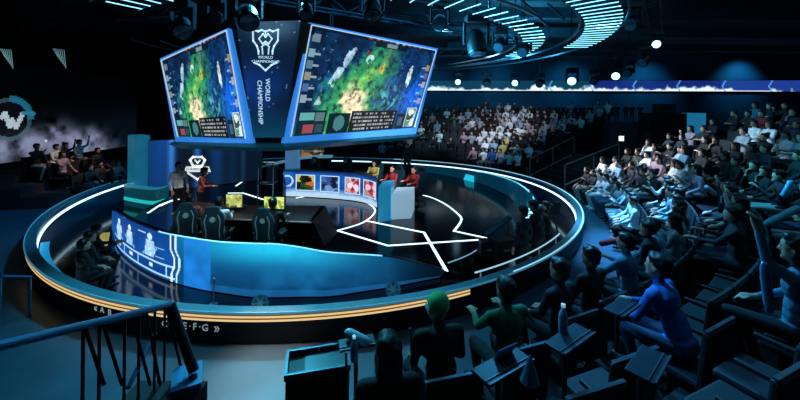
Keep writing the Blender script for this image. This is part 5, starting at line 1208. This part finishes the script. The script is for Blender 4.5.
spot('spot_floor_right', (5.6, 9.6, 6.6), (6.1, 8.1, 0), '58a8ee', 9856, 38, .8)
spot('spot_ring_right', (4.2, 10.2, 6.4), (5.6, 10.6, .4), '50c8ff', 1959, 50, .7)
spot('spot_ring_near', (-3.0, 8.5, 6.4), (-2.5, 5.2, .4), '48c8e8', 2520, 75, .7)
spot('spot_ring_left', (-5.5, 9.5, 6.4), (-9.5, 9.5, .4), '3aa8e8', 1750, 60, .7)
spot('spot_near_right', (2.0, 8.5, 6.2), (3.6, 2.6, 1.4), '3fb0f0', 2942, 50, .8)
spot('spot_far_right', (4.0, 10.0, 6.4), (10.0, 5.0, 2.0), '38b8e0', 3120, 56, .8)
spot('spot_players_near', (-3.3, 4.6, 6.3), (-3.8, 8.2, .9), 'ffe8dc', 468, 40, .7)
spot('spot_players_far', (2.2, 8.6, 5.4), (-2.0, 14.1, 1.1), 'fff0ec', 2100, 46, .7)
spot('spot_floor_warm', (-2.4, 4.6, 6.0), (-1.75, 4.45, 0), 'ffd8c0', 3723, 17, .9)
spot('spot_floor_near', (-4.0, 5.5, 6.2), (-2.8, 4.3, 0), '5fb8d0', 832, 50, .9)
spot('spot_blue_jacket', (-.2, 5.5, 6.4), (2.1, 2.75, 1.5), '4aa4f4', 1900, 22, .8)  # added lamp that makes the blue jacket visible, no fixture of its own
spot('spot_right_pit', (3.0, 9.5, 6.4), (4.2, 9.6, .4), 'a8e4f4', 900, 36, .8)
spot('spot_aisle', (4.5, 13.5, 6.6), (9.6, 16.2, 1.0), 'a0d8e8', 700, 26, .8)  # added small lamp to brighten the pale aisle rails
spot('spot_left_crowd', (-9, 13.5, 6.0), (-12.6, 13.0, .8), 'ffd8b8', 648, 24, .7)
for i, x in enumerate((2, 8, 14, 20, 27)): spot('wash_back_wall', (x, 26.0 - .1 * i, 7.4), (x + .3, 30.5, 3.6), '2a9cc8', 650, 95, .9)
spot('wash_ceiling', (1, 10, 4.9), (4.5, 11, 8.2), '38a8d0', 3000, 130, 1.0, .6)
spot('wash_ceiling_back', (5, 14.5, 5.0), (5.5, 17, 8.2), '38a8d0', 2600, 140, 1.0, .6)
spot('spot_players_left', (-3, 5.6, 6.3), (-5.4, 9.6, 1.2), 'fff0e8', 1100, 24, .7)  # added warm lamp to brighten the skin of the left players
spot('wash_ceiling_left', (-7, 8.5, 5.2), (-6, 9.5, 8.2), '3088b8', 300, 120, 1.0, .6)
area('fill_right_stand', (9.5, 6.5, 7.4), (9.0, 8.0, 1.5), '5aa8c8', 170, 9, 9)  # added dim area light that lifts the dark figures, no rig fixture
area('fill_near_rows', (0, 5.0, 7.4), (2.5, 3.0, 1.0), '4a9cc8', 60, 6, 4)
area('wash_pit', (-2.2, 12.5, 6.5), (-2.2, 11, 0), '2a80b0', 600, 8, 8)

# ------------------------------------------------------------------ world, camera, view
w = bpy.data.worlds.new('world'); scene.world = w; w.use_nodes = True
w.node_tree.nodes['Background'].inputs[0].default_value = (.03, .05, .08, 1); w.node_tree.nodes['Background'].inputs[1].default_value = .3
cam = bpy.data.cameras.new('camera'); co = bpy.data.objects.new('camera', cam); COL.objects.link(co); scene.camera = co
cam.sensor_width = 36; cam.lens = F / 800 * 36; cam.shift_y = -(200 - CY) / 800; cam.clip_start = .05; cam.clip_end = 200
BK = -FW
co.matrix_world = Matrix(((RT.x, UP.x, BK.x, CAM.x), (RT.y, UP.y, BK.y, CAM.y), (RT.z, UP.z, BK.z, CAM.z), (0, 0, 0, 1)))
scene.view_settings.view_transform = 'Standard'; scene.view_settings.look = 'None'; scene.view_settings.gamma = 1; scene.view_settings.use_curve_mapping = False
scene.view_settings.exposure = 0.25
scene.cycles.use_denoising = True; scene.cycles.max_bounces = 6; scene.cycles.sample_clamp_indirect = 4
print('COUNTS', STATS)
